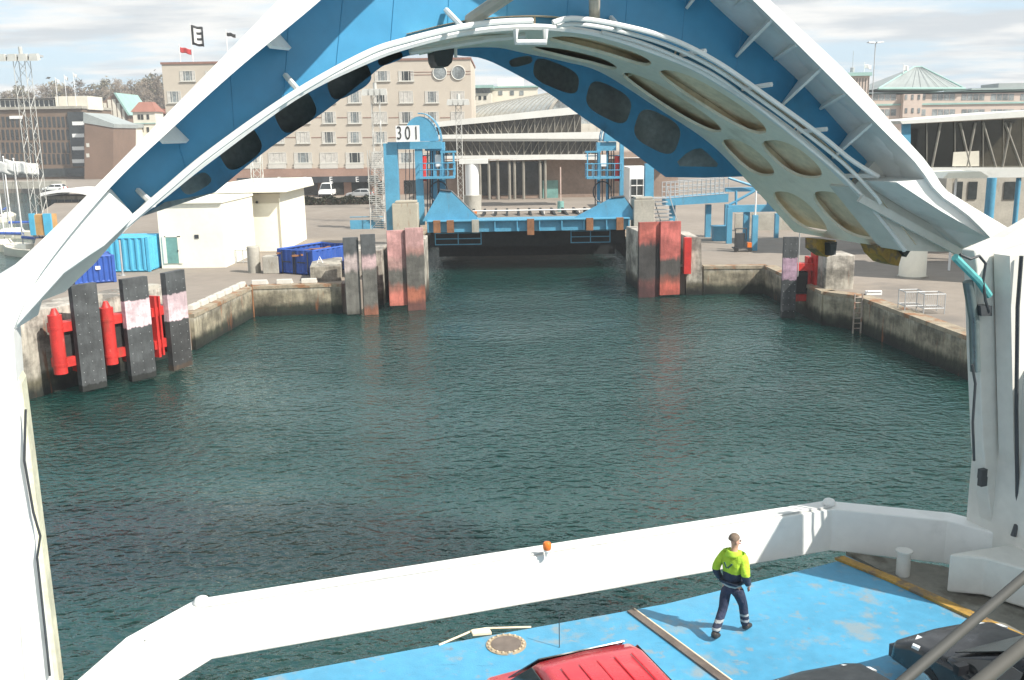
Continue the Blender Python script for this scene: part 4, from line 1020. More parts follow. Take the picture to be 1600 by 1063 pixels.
b = MB(); block(b, 240, 262, 178, 310, 9); b.build('wall', M['brick_red'], wh); b = MB(); slab(b, 238, 170, 264, 178, 309, 11); b.build('roof', M['tile'], wh)

# ---- hill and trees
hp = []
mb = MB()
def hill(u, v):
    Y = 370 + 320*v; px = -700 + 1250*u; X = Y*(px-800)/1500; z = 33*math.sin(min(1, v*1.3)*math.pi/2)*max(0, min(1, (1-u)/.22)) + 2*math.sin(u*17) + 2
    return V((X, Y, z*min(1, v*4+.1)))
mb.grid(hill, 40, 14); struct(mb.build('hill', M['hill'], origin=(0,0,0), smooth=True))
def make_tree(label, h, rad, leaf, n_, kind, grp, name_='tree'):
    r_ = thing(name_, label, 'tree', (0,0,0), grp); rnd = random.Random(len(ORG))
    b = MB(); b.tube([(0,0,0),(.1,0,h*.25),(.05,.1,h*.5),(0,0,h*.85)], h*.028, 7, h*.008)
    tips = []
    for k in range(13):
        a = rnd.random()*6.28; z0 = h*(.22+.45*rnd.random()); L_ = rad*(.55+.5*rnd.random())
        e = V((math.cos(a)*L_, math.sin(a)*L_, z0 + h*(.12+.25*rnd.random())))
        m_ = V((math.cos(a)*L_*.45, math.sin(a)*L_*.45, z0 + h*.05)); b.tube([(0,0,z0), m_, e], h*.012, 5, h*.003); tips += [e, m_]
    b.build('trunk', M['trunk'], r_)
    c = MB()
    cl_ = [(t, rad*(.22+.25*rnd.random())) for t in tips] + [(V((0,0,h*.85)), rad*.35), (V((0,0,h*.95)), rad*.22)]
    for k in range(n_):
        t, rr_ = cl_[rnd.randrange(len(cl_))]
        d = V((rnd.gauss(0,1), rnd.gauss(0,1), rnd.gauss(0,.8))); d = d.normalized()*rr_*rnd.random()**.5*1.25
        p_ = t + d; ax = V((rnd.gauss(0,1), rnd.gauss(0,1), rnd.gauss(.4,1))).normalized(); bx_ = ax.cross(V((rnd.random(), rnd.random(), rnd.random()))).normalized()
        L_ = leaf*(.6+.8*rnd.random()); W_ = L_*(.16 if kind == 'bare' else .5)
        c.add([p_ - ax*L_ - bx_*W_*.3, p_ - ax*L_*.1 + bx_*W_, p_ + ax*L_, p_ + bx_*-W_], [(0,1,2,3)])
    c.build('crown', M['twig'] if kind == 'bare' else (M['twig2'] if kind == 'bud' else M['evergreen']), r_)
    return r_
G = 'spring trees on the hill'
protos = [make_tree('t', 17, 7, .8, 2200, 'bare', G), make_tree('t', 15, 7.5, .8, 2000, 'bud', G), make_tree('t', 16, 6.5, .8, 2200, 'bare', G)]
tl = [(8,152,430,'bare brown tree at the far left edge of the hill, above the office penthouse'),(28,150,450,'tall bare tree on the hill left of the three roof flagpoles'),(50,160,420,'low budding tree on the hill above the office penthouse'),(72,158,440,'bare tree on the hill right behind the left roof flagpole'),
      (104,160,455,'budding tree on the hill between the office roof flagpoles'),(126,158,430,'bare tree on the hill just right of the office stair head'),(142,150,450,'bare tree on the hill left of the striped gable'),(164,138,470,'big round tree on the hill above the striped gable'),
      (186,142,450,'big bare tree on the hill between the gable and the tower house'),(206,150,430,'budding tree on the hill behind the tower house'),(230,147,470,'bare tree on the hill above the red hipped roof'),(246,152,440,'tree on the hill against the left edge of the hotel')]
for i, (px, yc, Y, lab) in enumerate(tl):
    p_ = at_y(px, yc, Y); k = i % 3; z = p_.z - [11,10,10.5][k]
    if i < 3: o = protos[i]; o.location = (p_.x, Y, z); o['label'] = lab
    else: o = dup(protos[k], (p_.x, Y, z), lab, rotz=i*1.3)
    s_ = .8 + .09*((i*7) % 6); o.scale = (s_, s_, s_*.95)
# row of street shrubs by the shops on the left
# ---- far promenade on the left
b = MB(); slab(b, -20, 283, 96, 296, 205, 2); o = b.build('promenade_wall', M['conc']); tag(o, 'pale stone promenade wall across the marina at the far left', 'wall')
pv_ = thing('pavilion', 'low pavilion with a curved white roof behind the visor leg at the left', 'pavilion', base_at(100, 160))
b = MB(); slab(b, 62, 306, 140, 330, 160, 6); b.build('wall', M['conc_dark'], pv_)
A = [at_y(62 + 80*k/12, 304 - 8*math.sin(math.pi*(k+1)/14), 158.5) for k in range(13)]; b = MB(); b.strip(A, [p_ - UP*.5 for p_ in A], V((0,9,0))); b.build('roof', M['sign_w'], pv_, smooth=True)
for k in range(6):
    b = MB(); slab(b, 70+k*11, 312, 78+k*11, 328, 159.9, .08); b.build('window', M['glass_dk'], pv_)

# ---- lattice masts
def lattice(mb, x, Y, z0, z1, w_, r_=.05, step=None):
    step = step or w_*1.1; c = [(x-w_/2, Y-w_/2), (x+w_/2, Y-w_/2), (x+w_/2, Y+w_/2), (x-w_/2, Y+w_/2)]
    for p_ in c: mb.tube([(p_[0], p_[1], z0), (p_[0], p_[1], z1)], r_, 4)
    nn = max(2, int((z1-z0)/step))
    for i in range(nn):
        za, zb = z0+(z1-z0)*i/nn, z0+(z1-z0)*(i+1)/nn
        for k in range(4):
            a_, d_ = c[k], c[(k+1) % 4]
            if i % 2: a_, d_ = d_, a_
            mb.tube([(a_[0],a_[1],za), (d_[0],d_[1],zb)], r_*.7, 3)
def mast(label, px, ytop, Y, w_, head, ybot=None, mt_=None):
    p_ = at_y(px, ytop, Y); r_ = thing('floodlight_mast', label, 'light mast', (p_.x, Y, ZQ), 'lattice floodlight masts')
    b = MB(); lattice(b, p_.x, Y, ZQ, p_.z, w_, .036); b.build('lattice', mt_ or M['mast'], r_)
    if head:
        b = MB(); b.box(p_.x-head, Y-.7, p_.z-.1, p_.x+head, Y+.7, p_.z+.1); pl = b.build('head_frame', M['grey_steel'], r_)
        for k in range(4):
            x = p_.x - head*.85 + head*1.7*k/3
            l = MB(); l.hexa([(x-.45,Y-1.0,p_.z-.55),(x+.45,Y-1.0,p_.z-.55),(x+.45,Y-.3,p_.z-.4),(x-.45,Y-.3,p_.z-.4)], [(x-.35,Y-.9,p_.z+.15),(x+.35,Y-.9,p_.z+.15),(x+.35,Y-.35,p_.z+.2),(x-.35,Y-.35,p_.z+.2)]); l.build('floodlight', M['mast'], pl)
        l = MB(); l.tube([(p_.x,Y,p_.z),(p_.x,Y,p_.z+.9)], .2, 8); l.build('beacon', M['mast'], pl)
    return r_
mast('tall white lattice floodlight mast at the left marina', 33, 88, 100, 1.15, 1.9)
mast('lattice mast behind the visor, in front of the hotel beside the cream shed', 393, 150, 86, .85, 1.3)
mast('lattice mast with lamp heads in front of the hotel, left of the 301 tower', 586, 142, 112, .9, 1.15)
mast('lattice mast with lamp heads at the right end of the hotel', 716, 158, 128, .7, 1.2)
# lattice stair tower
p_ = at_y(588, 235, 104); st = thing('stair_tower', 'grey lattice stair tower beside the leg of the 301 tower', 'stair tower', (p_.x, 104, ZQ))
b = MB(); lattice(b, p_.x, 104, ZQ, p_.z, 1.7, .04, 1.4); b.build('lattice', M['mast'], st)
b = MB(); hgt = p_.z - ZQ
for i in range(40):
    a = i*.7; z = ZQ + hgt*i/40; b.box(p_.x-.7+.35*math.sin(a), 103.5, z, p_.x+.5+.35*math.sin(a), 104.4, z+.06)
b.build('treads', M['mast'], st)

# ---- cream shed
YS1, YS2 = 73.5, 84.0
sh = thing('shed', 'cream port shed with a flat overhanging roof and a lower annex', 'shed', base_at(340, YS1))
b = MB(); x0, x1, z1 = block(b, 244, 345, 318, YS1, 9); b.build('annex_wall', M['cream'], sh)
b = MB(); b.box(x0-.2, YS1-.2, z1, x1+.1, YS1+9, z1+.18); b.build('annex_roof', M['creamroof'], sh)
b = MB(); x2, x3, z2 = block(b, 333, 437, 303, YS2, 10); b.build('wall', M['cream'], sh)
zf = at_y(390, 318, YS2).z; b = MB(); b.box(x2, YS2-.08, zf, x3, YS2-.002, z2); b.build('frieze', mat('frieze', (.5,.46,.37), .8, 0, .05), sh)
b = MB(); a_ = at_y(328, 303, YS2-1.2); c_ = at_y(446, 286, YS2-1.2); b.hexa([(a_.x,YS2-1.2,a_.z),(c_.x,YS2-1.2,a_.z),(c_.x,YS2+11,a_.z),(a_.x,YS2+11,a_.z)], [(a_.x+.6,YS2-.6,c_.z),(c_.x-.1,YS2-1.1,c_.z),(c_.x-.1,YS2+10.5,c_.z),(a_.x+.6,YS2+10.5,c_.z)]); b.build('roof', M['creamroof'], sh, bevel=.08)
b = MB(); slab(b, 258, 371, 280, 412, YS1-.06, .05); d_ = b.build('door', M['green_door'], sh)
b = MB(); slab(b, 256.5, 369, 258, 412, YS1-.08, .07); slab(b, 280, 369, 281.5, 412, YS1-.08, .07); slab(b, 256.5, 368, 281.5, 371, YS1-.08, .07); b.build('door_frame', M['cream'], d_)
b = MB(); slab(b, 277, 391, 278.6, 393, YS1-.12, .06); b.build('handle', M['darksteel'], d_)
b = MB(); slab(b, 304, 367, 310, 373, YS1-.05, .04); b.build('vent', M['darksteel'], sh)
b = MB(); slab(b, 361, 338, 382, 380, YS2-.06, .05); d_ = b.build('door', M['sign_w'], sh); b = MB(); slab(b, 359.5, 336.5, 361, 380, YS2-.1, .09); slab(b, 382, 336.5, 383.5, 380, YS2-.1, .09); slab(b, 359.5, 335, 383.5, 338, YS2-.1, .09); b.build('door_frame', M['creamroof'], d_)
for px, py in ((371,324),(402,316)):
    b = MB(); c = at_y(px, py, YS2); b.tube([(c.x,YS2-.15,c.z),(c.x,YS2,c.z)], .12, 10); b.build('wall_lamp', M['darksteel'], sh)
b = MB(); c = at_y(436.5, 310, YS2-.1); b.tube([(c.x,YS2-.12,ZQ),(c.x,YS2-.12,c.z)], .06, 6); b.build('downpipe', M['creamroof'], sh)
b = MB()
fa = at_y(346, 384, 76); fb = at_y(400, 384, 76)
b.tube([(fa.x,76,ZQ+1.05),(fb.x,76,ZQ+1.05)], .035, 5); b.tube([(fa.x,76,ZQ+.1),(fb.x,76,ZQ+.1)], .03, 5)
for k in range(6): x = fa.x+(fb.x-fa.x)*k/5; b.tube([(x,76,ZQ),(x,76,ZQ+1.05)], .03, 5)
for k in range(30): x = fa.x+(fb.x-fa.x)*k/29; b.tube([(x,76,ZQ+.1),(x,76,ZQ+1.05)], .01, 3)
o = b.build('mesh_fence', M['grey_steel']); tag(o, 'low wire mesh fence in front of the cream shed', 'fence')

# ---- containers, skip and quay clutter
def corrugated(mb, P, Q, z0, z1, n_, depth):
    P = V(P); Q = V(Q); t = Q-P; nn = V((t.y, -t.x, 0)).normalized(); A_ = []
    for i in range(n_*4+1):
        ph = i % 4; d = depth if ph in (1,2) else 0; A_.append(P + t*(i/(n_*4)) + nn*d)
    mb.strip([V((p_.x,p_.y,z0)) for p_ in A_], [V((p_.x,p_.y,z1)) for p_ in A_])
def container(label, c0, c1, depth, h, mt_, n_=7, lid=True, cat='container'):
    """front edge from c0 to c1 on the ground"""
    c0 = V((c0[0], c0[1], ZQ)); c1 = V((c1[0], c1[1], ZQ)); t = (c1-c0).normalized(); nn = V((-t.y, t.x, 0))
    r_ = thing('container', label, cat, c0)
    b = MB(); L_ = (c1-c0).length
    corrugated(b, c0+UP*.0, c1, ZQ+.15, ZQ+h, n_, .08); corrugated(b, c1, c1+nn*depth, ZQ+.15, ZQ+h, max(2, int(n_*depth/L_)), .08)
    corrugated(b, c1+nn*depth, c0+nn*depth, ZQ+.15, ZQ+h, n_, .08); corrugated(b, c0+nn*depth, c0, ZQ+.15, ZQ+h, max(2, int(n_*depth/L_)), .08)
    b.build('side_wall', mt_, r_)
    b = MB()
    for p_ in (c0, c1, c1+nn*depth, c0+nn*depth): b.obox(p_ + UP*(h/2+.05) , t*.1, nn*.1, UP*(h/2+.02))
    for z in (.12, h): b.tube([c0+UP*z, c1+UP*z, c1+nn*depth+UP*z, c0+nn*depth+UP*z, c0+UP*z], .09, 4)
    b.build('frame', mt_, r_)
    b = MB(); zz_ = h-.02 if lid else .25
    b.prism([c0+UP*zz_, c1+UP*zz_, c1+nn*depth+UP*zz_, c0+nn*depth+UP*zz_], UP*.04); b.build('roof' if lid else 'floor', mt_ if lid else M['rust'], r_)
    return r_, c0, t, nn, L_
def gz(px, py): p_ = at_z(px, py, ZQ); return (p_.x, p_.y)
container('light blue corrugated container beside the cream shed', gz(172,426), gz(234,425), 2.6, 2.55, M['cont_light'], 6)
rr_, c0, t, nn, L_ = container('dark blue container with a small white plate, half behind the visor leg', gz(120,446), gz(180,441), 2.4, 1.85, M['cont_blue'], 7)
b = MB(); b.obox(c0 + t*L_*.58 - nn*.12 + UP*1.1, t*.16, nn*.02, UP*.12); b.build('plate', M['sign_w'], rr_)
rr_, c0, t, nn, L_ = container('dark blue open topped steel skip near the quay corner', gz(438,427), gz(490,431), 4.6, 1.75, M['cont_blue'], 6, False, 'skip')
b = MB()
for k in (.12, .45, .5, .88): b.obox(c0 + t*L_*k - nn*.13 + UP*.85, t*.03, nn*.03, UP*.8)
for k in (.25, .7): b.obox(c0 + t*L_*k - nn*.14 + UP*.9, t*L_*.12, nn*.02, UP*.04)
b.build('lock_bar', M['darksteel'], rr_)
b = MB()
for k in range(16): 
    cc = c0 + t*L_*random.random()*.9 + nn*4.4*random.random() + UP*(1.25+.3*random.random()); a = random.random()*3; b.obox(cc, V((math.cos(a),math.sin(a),0))*.6, V((-math.sin(a),math.cos(a),0))*.12, UP*.06)
o = b.build('scrap', M['rust'], None); tag(o, 'loose rusty boards lying in the open skip', 'scrap')
o['kind'] = 'stuff'
c = at_z(398, 426, ZQ); b = MB(); b.lathe(c, [(.46,0),(.46,1.9),(.42,1.95)], 18); o = b.build('concrete_drum', M['conc'], smooth=True); tag(o, 'grey upright concrete cylinder on the quay left of the skip', 'concrete cylinder')
c = at_z(424, 428, ZQ); b = MB(); b.box(c.x-.6, c.y, ZQ, c.x+.55, c.y+1.2, ZQ+1.25); o = b.build('concrete_cube', M['conc'], bevel=.04); tag(o, 'concrete cube between the upright cylinder and the dark blue skip', 'concrete cube')
ub = thing('utility_box', 'small light blue utility box on the parking area behind the skip', 'utility box', at_z(450, 377, ZQ))
c = at_z(450, 377, ZQ); b = MB(); b.box(c.x-.5, c.y, ZQ+.1, c.x+.5, c.y+.7, ZQ+1.3); b.build('cabinet', M['cont_light'], ub, bevel=.03); b = MB(); b.box(c.x-.55, c.y-.05, ZQ+1.3, c.x+.55, c.y+.75, ZQ+1.37); b.build('lid', M['cont_light'], ub); b = MB(); b.box(c.x-.4, c.y-.03, ZQ+.25, c.x+.4, c.y-.002, ZQ+1.2); b.build('door', M['berth_blue'], ub)
c = at_z(500, 411, ZQ+1.05); b = MB(); b.tube([(c.x-.2,c.y,c.z),(c.x,c.y,c.z+.45),(c.x+.2,c.y,c.z)], .035, 5); b.tube([(c.x-.1,c.y,c.z+.2),(c.x+.1,c.y,c.z+.2)], .03, 5); o = b.build('trestle_marker', M['sign_w']); tag(o, 'small white trestle marker on the low concrete block', 'marker')
c = at_z(575, 358, ZQ); b = MB(); b.box(c.x-1.9, c.y, ZQ, c.x+1.7, c.y+.3, ZQ+.95); b.tube([(c.x-1.9,c.y,ZQ+1.3),(c.x+1.7,c.y,ZQ+1.3)], .05, 5); o = b.build('road_barrier', M['berth_blue']); tag(o, 'low blue grey barrier panel at the foot of the stair tower', 'barrier')
# hedge bank and vehicles in front of the hotel
mb = MB(); ha = at_z(436, 322, ZQ); hb = at_z(592, 319, ZQ)
rn = random.Random(3)
for k in range(2600):
    u = rn.random(); x = ha.x + (hb.x-ha.x)*u; y = ha.y + 3*rn.random(); z = ZQ + 1.15*rn.random()**.6*(.9+.15*math.sin(u*30)); a = V((rn.gauss(0,1),rn.gauss(0,1),rn.gauss(0,1))).normalized()*.22; c_ = a.cross(V((rn.random(),rn.random(),.3))).normalized()*.12
    mb.add([V((x,y,z))-a, V((x,y,z))+c_, V((x,y,z))+a, V((x,y,z))-c_], [(0,1,2,3)])
hg = thing('hedge', 'dark bare hedge along the street in front of the hotel', 'hedge', (ha.x, ha.y, ZQ)); mb.build('foliage', M['hedge'], hg)
b = MB(); b.box(ha.x, ha.y+.6, ZQ, hb.x, ha.y+2.4, ZQ+.75); b.build('stems', M['trunk'], hg)
# ------------------------------------------------------------------ road vehicles
def car_shape(name_, label, loc, rz, body_m, L_=4.4, W_=1.76, Hh=1.45, kind='saloon', cat='car', group=None, lights=True, roof_ribs=False, roof_m=None):
    """car along +y, centre on the ground at loc"""
    r_ = thing(name_, label, cat, loc, group); r_.rotation_euler.z = rz
    def reg(o): o.parent = r_; o.location = (0,0,0); return o
    hl = L_/2
    if kind == 'van': prof = [(-hl,.35),(-hl,.9),(-hl+.02,1.15),(hl-.95,1.15),(hl-.25,1.0),(hl-.05,.8),(hl,.35)]; cab = [(-hl+.03,1.15),(-hl+.15,Hh-.1),(-hl+.35,Hh),(hl-1.9,Hh),(hl-1.6,Hh-.08),(hl-.75,1.15)]
    elif kind == 'estate': prof = [(-hl,.35),(-hl,.75),(-hl+.1,.92),(hl-1.1,.92),(hl-.35,.82),(hl-.05,.66),(hl,.35)]; cab = [(-hl+.12,.92),(-hl+.5,Hh-.06),(-hl+.8,Hh),(hl-2.3,Hh),(hl-2.0,Hh-.06),(hl-1.1,.92)]
    else: prof = [(-hl,.35),(-hl,.8),(-hl+.1,.92),(-hl+.8,.93),(hl-1.25,.93),(hl-.4,.82),(hl-.05,.66),(hl,.35)]; cab = [(-hl+.65,.93),(-hl+1.25,Hh-.05),(-hl+1.5,Hh),(hl-2.25,Hh),(hl-1.95,Hh-.06),(hl-1.1,.93)]
    def loft(P_, tap, rows):
        mb = MB(); n_ = len(P_)
        vs = []; prof_w = [(-1,.0),(-.93,1),(.93,1),(1,.0)]
        xs = [-1, -.9, 0, .9, 1]
        for xi in xs:
            for (y, z) in P_:
                wz = W_/2*(1 - tap*max(0, (z - .9))/max(Hh-.9, .1))
                zz_ = z - (.05 if abs(xi) == 1 else 0) - .02*abs(xi); yy = y*(1 - .04*(abs(xi) == 1)) 
                if abs(xi) > .5: yy = y*(.985 if abs(xi) < 1 else .95)
                vs.append((xi*wz, yy, zz_ if z > .4 else z))
        fs = []
        for i in range(len(xs)-1):
            for k in range(n_): fs.append((i*n_+k, i*n_+(k+1)%n_, (i+1)*n_+(k+1)%n_, (i+1)*n_+k))
        fs += [tuple(range(n_)), tuple(range((len(xs)-1)*n_, len(xs)*n_))]
        mb.add(vs, fs); return mb
    o = reg(loft(prof, 0, 0).build('body', body_m, origin=(0,0,0), smooth=True, bevel=.04)); body = o
    cabo = reg(loft(cab, .28, 0).build('cabin', roof_m or body_m, origin=(0,0,0), smooth=True, bevel=.05))
    # glass panels proud of the cabin
    c = cab; zb, ztp = c[0][1] + .06, Hh - .12
    def panel(nm, pts, par):
        mb = MB(); mb.prism(pts, V((0,0,0.001))); q_ = mb.build(nm, M['glass_dk'], origin=(0,0,0)); q_.parent = par; return q_
    def wz(z): return W_/2*(1 - .28*max(0, (z-.9))/max(Hh-.9, .1))
    yl0 = c[0][0] + .25; yl1 = c[-1][0] - .15; yu0 = c[1][0] + .2; yu1 = c[-2][0] - .05
    for s in (-1, 1):
        mid = (yl0+yl1)/2
        for (a0_, a1_, b0_, b1_) in ((yl0, mid-.06, yu0, mid-.06), (mid+.06, yl1, mid+.06, yu1)):
            g = MB(); g.prism([(s*(wz(zb)+.004), a0_, zb), (s*(wz(zb)+.004), a1_, zb), (s*(wz(ztp)+.004), b1_, ztp), (s*(wz(ztp)+.004), b0_, ztp)], (s*.012, 0, 0))
            q_ = g.build('side_window', M['glass_dk'], origin=(0,0,0)); q_.parent = cabo
    for nm, (y0, z0), (y1, z1), sg in (('windscreen', c[-1], c[-2], 1), ('rear_window', c[0], c[1], -1)):
        g = MB(); wa, wb_ = wz(z0+.06)*.86, wz(z1)*.84
        y0_ = y0 + (y1-y0)*.12; z0_ = z0 + (z1-z0)*.12; y1_ = y0 + (y1-y0)*.95; z1_ = z0 + (z1-z0)*.95
        nn = V((0, (z1-z0), -(y1-y0))).normalized()*sg*1.0
        if nn.y*sg < 0: nn = -nn
        g.prism([V((-wa,y0_,z0_))+nn*.02, V((wa,y0_,z0_))+nn*.02, V((wb_,y1_,z1_))+nn*.02, V((-wb_,y1_,z1_))+nn*.02], nn*.015)
        q_ = g.build(nm, M['glass_dk'], origin=(0,0,0)); q_.parent = cabo
    for s in (-1, 1):
        for y in (-hl+.78, hl-.85):
            tmb = MB(); tmb.tube([(s*(W_/2-.2), y, .32), (s*(W_/2+.01), y, .32)], .32, 18); tw_ = tmb.build('wheel', M['rubber'], origin=(0,0,0)); tw_.parent = r_
            tmb = MB(); tmb.tube([(s*(W_/2), y, .32), (s*(W_/2+.025), y, .32)], .2, 14); q_ = tmb.build('rim', M['chrome'], origin=(0,0,0)); q_.parent = tw_
        g = MB(); g.hexa([(s*(W_/2*.62), hl-.22, .60), (s*(W_/2*.985), hl-.45, .60), (s*(W_/2*.985), hl-.62, .64), (s*(W_/2*.62), hl-.40, .64)], [(s*(W_/2*.62), hl-.28, .78), (s*(W_/2*.985), hl-.52, .80), (s*(W_/2*.985), hl-.66, .82), (s*(W_/2*.62), hl-.45, .80)])
        q_ = g.build('headlight', M['lamp_w'], origin=(0,0,0)); q_.parent = r_
        g = MB(); g.obox((s*W_/2*.86, -hl+.03, .78), V((.13,0,0)), V((0,.05,0)), UP*.14); q_ = g.build('tail_light', M['lamp_r'], origin=(0,0,0)); q_.parent = r_
        g = MB(); g.obox((s*(W_/2+.09), hl-1.55, 1.0), V((.09,0,0)), V((0,.05,0)), UP*.07); q_ = g.build('mirror', body_m, origin=(0,0,0)); q_.parent = r_
    g = MB(); g.obox((0, hl-.02, .42), V((W_/2*.9,0,0)), V((0,.05,0)), UP*.1); q_ = g.build('bumper', M['darksteel'], origin=(0,0,0)); q_.parent = r_
    if roof_ribs:
        for k in range(-2, 3):
            g = MB(); g.obox((k*.24, (c[2][0]+c[3][0])/2, Hh+.004), V((.008,0,0)), V((0,(c[3][0]-c[2][0])/2-.1,0)), UP*.004); q_ = g.build('roof_rib', body_m, origin=(0,0,0)); q_.parent = cabo
    return r_
# cars waiting on the car deck, pointing at the bow (their heading is the ferry axis)
HZ = YAW
p_ = at_z(905, 1000, ZD+1.98); 
vl = p_ - AX*1.0; car_shape('red_van', 'red van with a ribbed roof on the car deck, seen from above', (vl.x, vl.y, ZD), HZ, M['carred'], 4.9, 1.95, 1.98, 'van', 'van', None, True, True)
p_ = at_z(1420, 1014, ZD+.7); c_ = p_ - AX*1.75 + TR*.86; car_shape('black_car', 'black car with a pale headlamp at the right of the car deck', (c_.x, c_.y, ZD), HZ, M['black'], 4.4, 1.76, 1.42, 'saloon')
p_ = at_z(1395, 1075, ZD+1.46); c_ = p_ - AX*.35; car_shape('dark_car', 'dark car with only its roof in view at the bottom edge', (c_.x, c_.y, ZD), HZ, mat('dark grey paint', (.02,.025,.028), .45, 0, .1, 1), 4.5, 1.76, 1.46, 'estate')
# street vehicles by the hotel
p_ = at_z(512, 307, ZQ); car_shape('white_van', 'white van parked nose on in front of the hotel shops', (p_.x, p_.y, ZQ), R(180), M['sign_w'], 4.8, 2.3, 2.3, 'van', 'van', 'vehicles by the hotel')
p_ = at_z(562, 309, ZQ); car_shape('parked_car', 'silver car parked sideways in front of the hotel', (p_.x, p_.y, ZQ), R(80), M['grey_steel'], 4.4, 1.75, 1.45, 'estate', 'car', 'vehicles by the hotel')
p_ = at_z(84, 287, ZQ+1.6); car_shape('parked_car', 'pale car on the far road in front of the office block', (p_.x, p_.y, ZQ), R(90), M['sign_w'], 4.6, 1.8, 1.5, 'estate', 'car')
p_ = at_z(722, 296, ZQ); car_shape('parked_car', 'white car parked under the footbridge by the round column', (p_.x, p_.y, ZQ), R(95), M['sign_w'], 4.4, 1.75, 1.45, 'saloon', 'car')

# ------------------------------------------------------------------ terminal, footbridges
YB = 132.0
def bridge(label, roof, floor, Y, d, x0, x1, n_, blue_end=None):
    """roof/floor: ((px,py_top,py_bot) left, right)"""
    (ax_, at0, at1), (bx_, bt0, bt1) = roof; (cx_, ct0, ct1), (dx_, dt0, dt1) = floor
    r_ = thing('footbridge', label, 'footbridge', at_y((cx_+dx_)/2, (ct1+dt1)/2, Y))
    def band(nm, a, t0, t1, b_, u0, u1, mt_, yo, dd):
        mb = MB(); mb.prism([at_y(a, t0, Y+yo), at_y(b_, u0, Y+yo), at_y(b_, u1, Y+yo), at_y(a, t1, Y+yo)], (0, dd, 0)); return mb.build(nm, mt_, r_)
    band('roof', ax_, at0, at1, bx_, bt0, bt1, M['band_white'], -.5, d+1)
    band('floor', cx_, ct0, ct1, dx_, dt0, dt1, M['band_white'], -.3, d+.6)
    x_0, x_1 = max(ax_, cx_), min(bx_, dx_)
    def yr(x): return at1 + (bt1-at1)*(x-ax_)/(bx_-ax_)
    def yf(x): return ct0 + (dt0-ct0)*(x-cx_)/(dx_-cx_)
    gl = MB(); gl.prism([at_y(x_0, yr(x_0), Y+.2), at_y(x_1, yr(x_1), Y+.2), at_y(x_1, yf(x_1), Y+.2), at_y(x_0, yf(x_0), Y+.2)], (0, .05, 0)); go = gl.build('glazing', M['bridge_glass'], r_)
    tr_ = MB()
    for k in range(n_):
        xa_ = x_0 + (x_1-x_0)*k/n_; xb_ = x_0 + (x_1-x_0)*(k+1)/n_
        A_ = at_y(xa_, yf(xa_), Y); B_ = at_y(xb_, yr(xb_), Y)
        if k < n_/2: A_ = at_y(xa_, yr(xa_), Y); B_ = at_y(xb_, yf(xb_), Y)
        tr_.tube([A_, B_], .05, 4)
        tr_.tube([at_y(xa_, yf(xa_), Y+.05), at_y(xa_, yr(xa_), Y+.05)], .04 if k % 3 else .08, 4)
    tr_.build('truss', M['truss'], r_)
    return r_
bu = bridge('upper level of the glazed footbridge behind the linkspan', ((680,191,199),(908,166,178)), ((680,211,217),(946,206,217)), YB, 4, 0, 0, 22)
bl = bridge('lower level of the glazed footbridge behind the linkspan', ((680,217.5,221),(946,217.5,221)), ((680,244,248),(934,241,250)), YB+.6, 4, 0, 0, 22)
def bridge_column(label, px, y0, y1, y2, Y, rad):
    a = at_y(px, y0, Y); r_ = thing('bridge_column', label, 'column', (a.x, Y, ZQ))
    z1 = at_y(px, y1, Y).z
    b = MB(); b.lathe((a.x, Y, ZQ), [(rad, z1-ZQ), (rad, a.z-ZQ)], 20); b.build('shaft', M['sign_w'], r_, smooth=True)
    b = MB(); b.lathe((a.x, Y, ZQ), [(rad*1.3, 0), (rad*1.3, z1-ZQ)], 20); b.build('plinth', M['conc'], r_, smooth=True)
    b = MB(); b.box(a.x-rad*1.8, Y-rad, a.z, a.x+rad*2.4, Y+rad, a.z+.5); b.build('cap', M['band_white'], r_)
bridge_column('thick round white column under the lower footbridge', 737, 256, 305, 340, YB-20, .78)
tb = thing('terminal_building', 'low brown terminal building with pale pillars under the footbridge', 'building', base_at(820, 152))
b = MB(); block(b, 690, 1060, 240, 152, 18); b.build('wall', mat('terminal wall', (.26,.19,.15), .85, 0, .2, .3), tb)
b = MB(); slab(b, 745, 252, 850, 306, 151.9, .08); b.build('glazing', M['glass_dk'], tb)
for px in (750, 764, 778, 796, 804, 818, 844, 852):
    b = MB(); p_ = at_y(px, 280, 149.5); b.tube([(p_.x,149.5,ZQ),(p_.x,149.5,at_y(px,250,149.5).z)], .22, 8); b.build('pillar', M['truss'], tb)
b = MB(); slab(b, 848, 282, 872, 312, 151.5, .3); b.build('door', M['green_door'], tb)
b = MB(); slab(b, 690, 246, 1060, 252, 149, 3.2); b.build('canopy', M['band_white'], tb)
# barrel vault hall
vh = thing('vaulted_hall', 'hall with a pale ribbed barrel vault roof behind the footbridge', 'building', base_at(830, 190))
A = at_y(728, 192, 196); B_ = at_y(880, 192, 176); ax_ = (B_-A).normalized(); sd_ = V((-ax_.y, ax_.x, 0)); zr = at_y(800, 139, 187).z; zb_ = at_y(800, 196, 187).z; hgt = zr-zb_
def vault(u, v, e=0): t = math.pi*v; return A.lerp(B_, u)*1.0 + sd_*(-math.cos(t)*(12+e)+8) + UP*(zb_ - A.lerp(B_, u).z + math.sin(t)*(hgt*(.66+.34*u)+e))
b = MB(); b.grid(lambda u, v: vault(u, v), 20, 20); b.build('vault_roof', M['vault'], vh, smooth=True)
b = MB()
for k in range(21): b.tube([vault(k/20, v/24, .06) for v in range(25)], .06 if k < 20 else .35, 4)
b.build('rib', M['truss'], vh)
b = MB(); P_ = [vault(.99, v/24) for v in range(25)]; b.prism([V((p_.x,p_.y,p_.z)) for p_ in P_], -ax_*.3); b.build('end_glazing', M['glass'], vh)
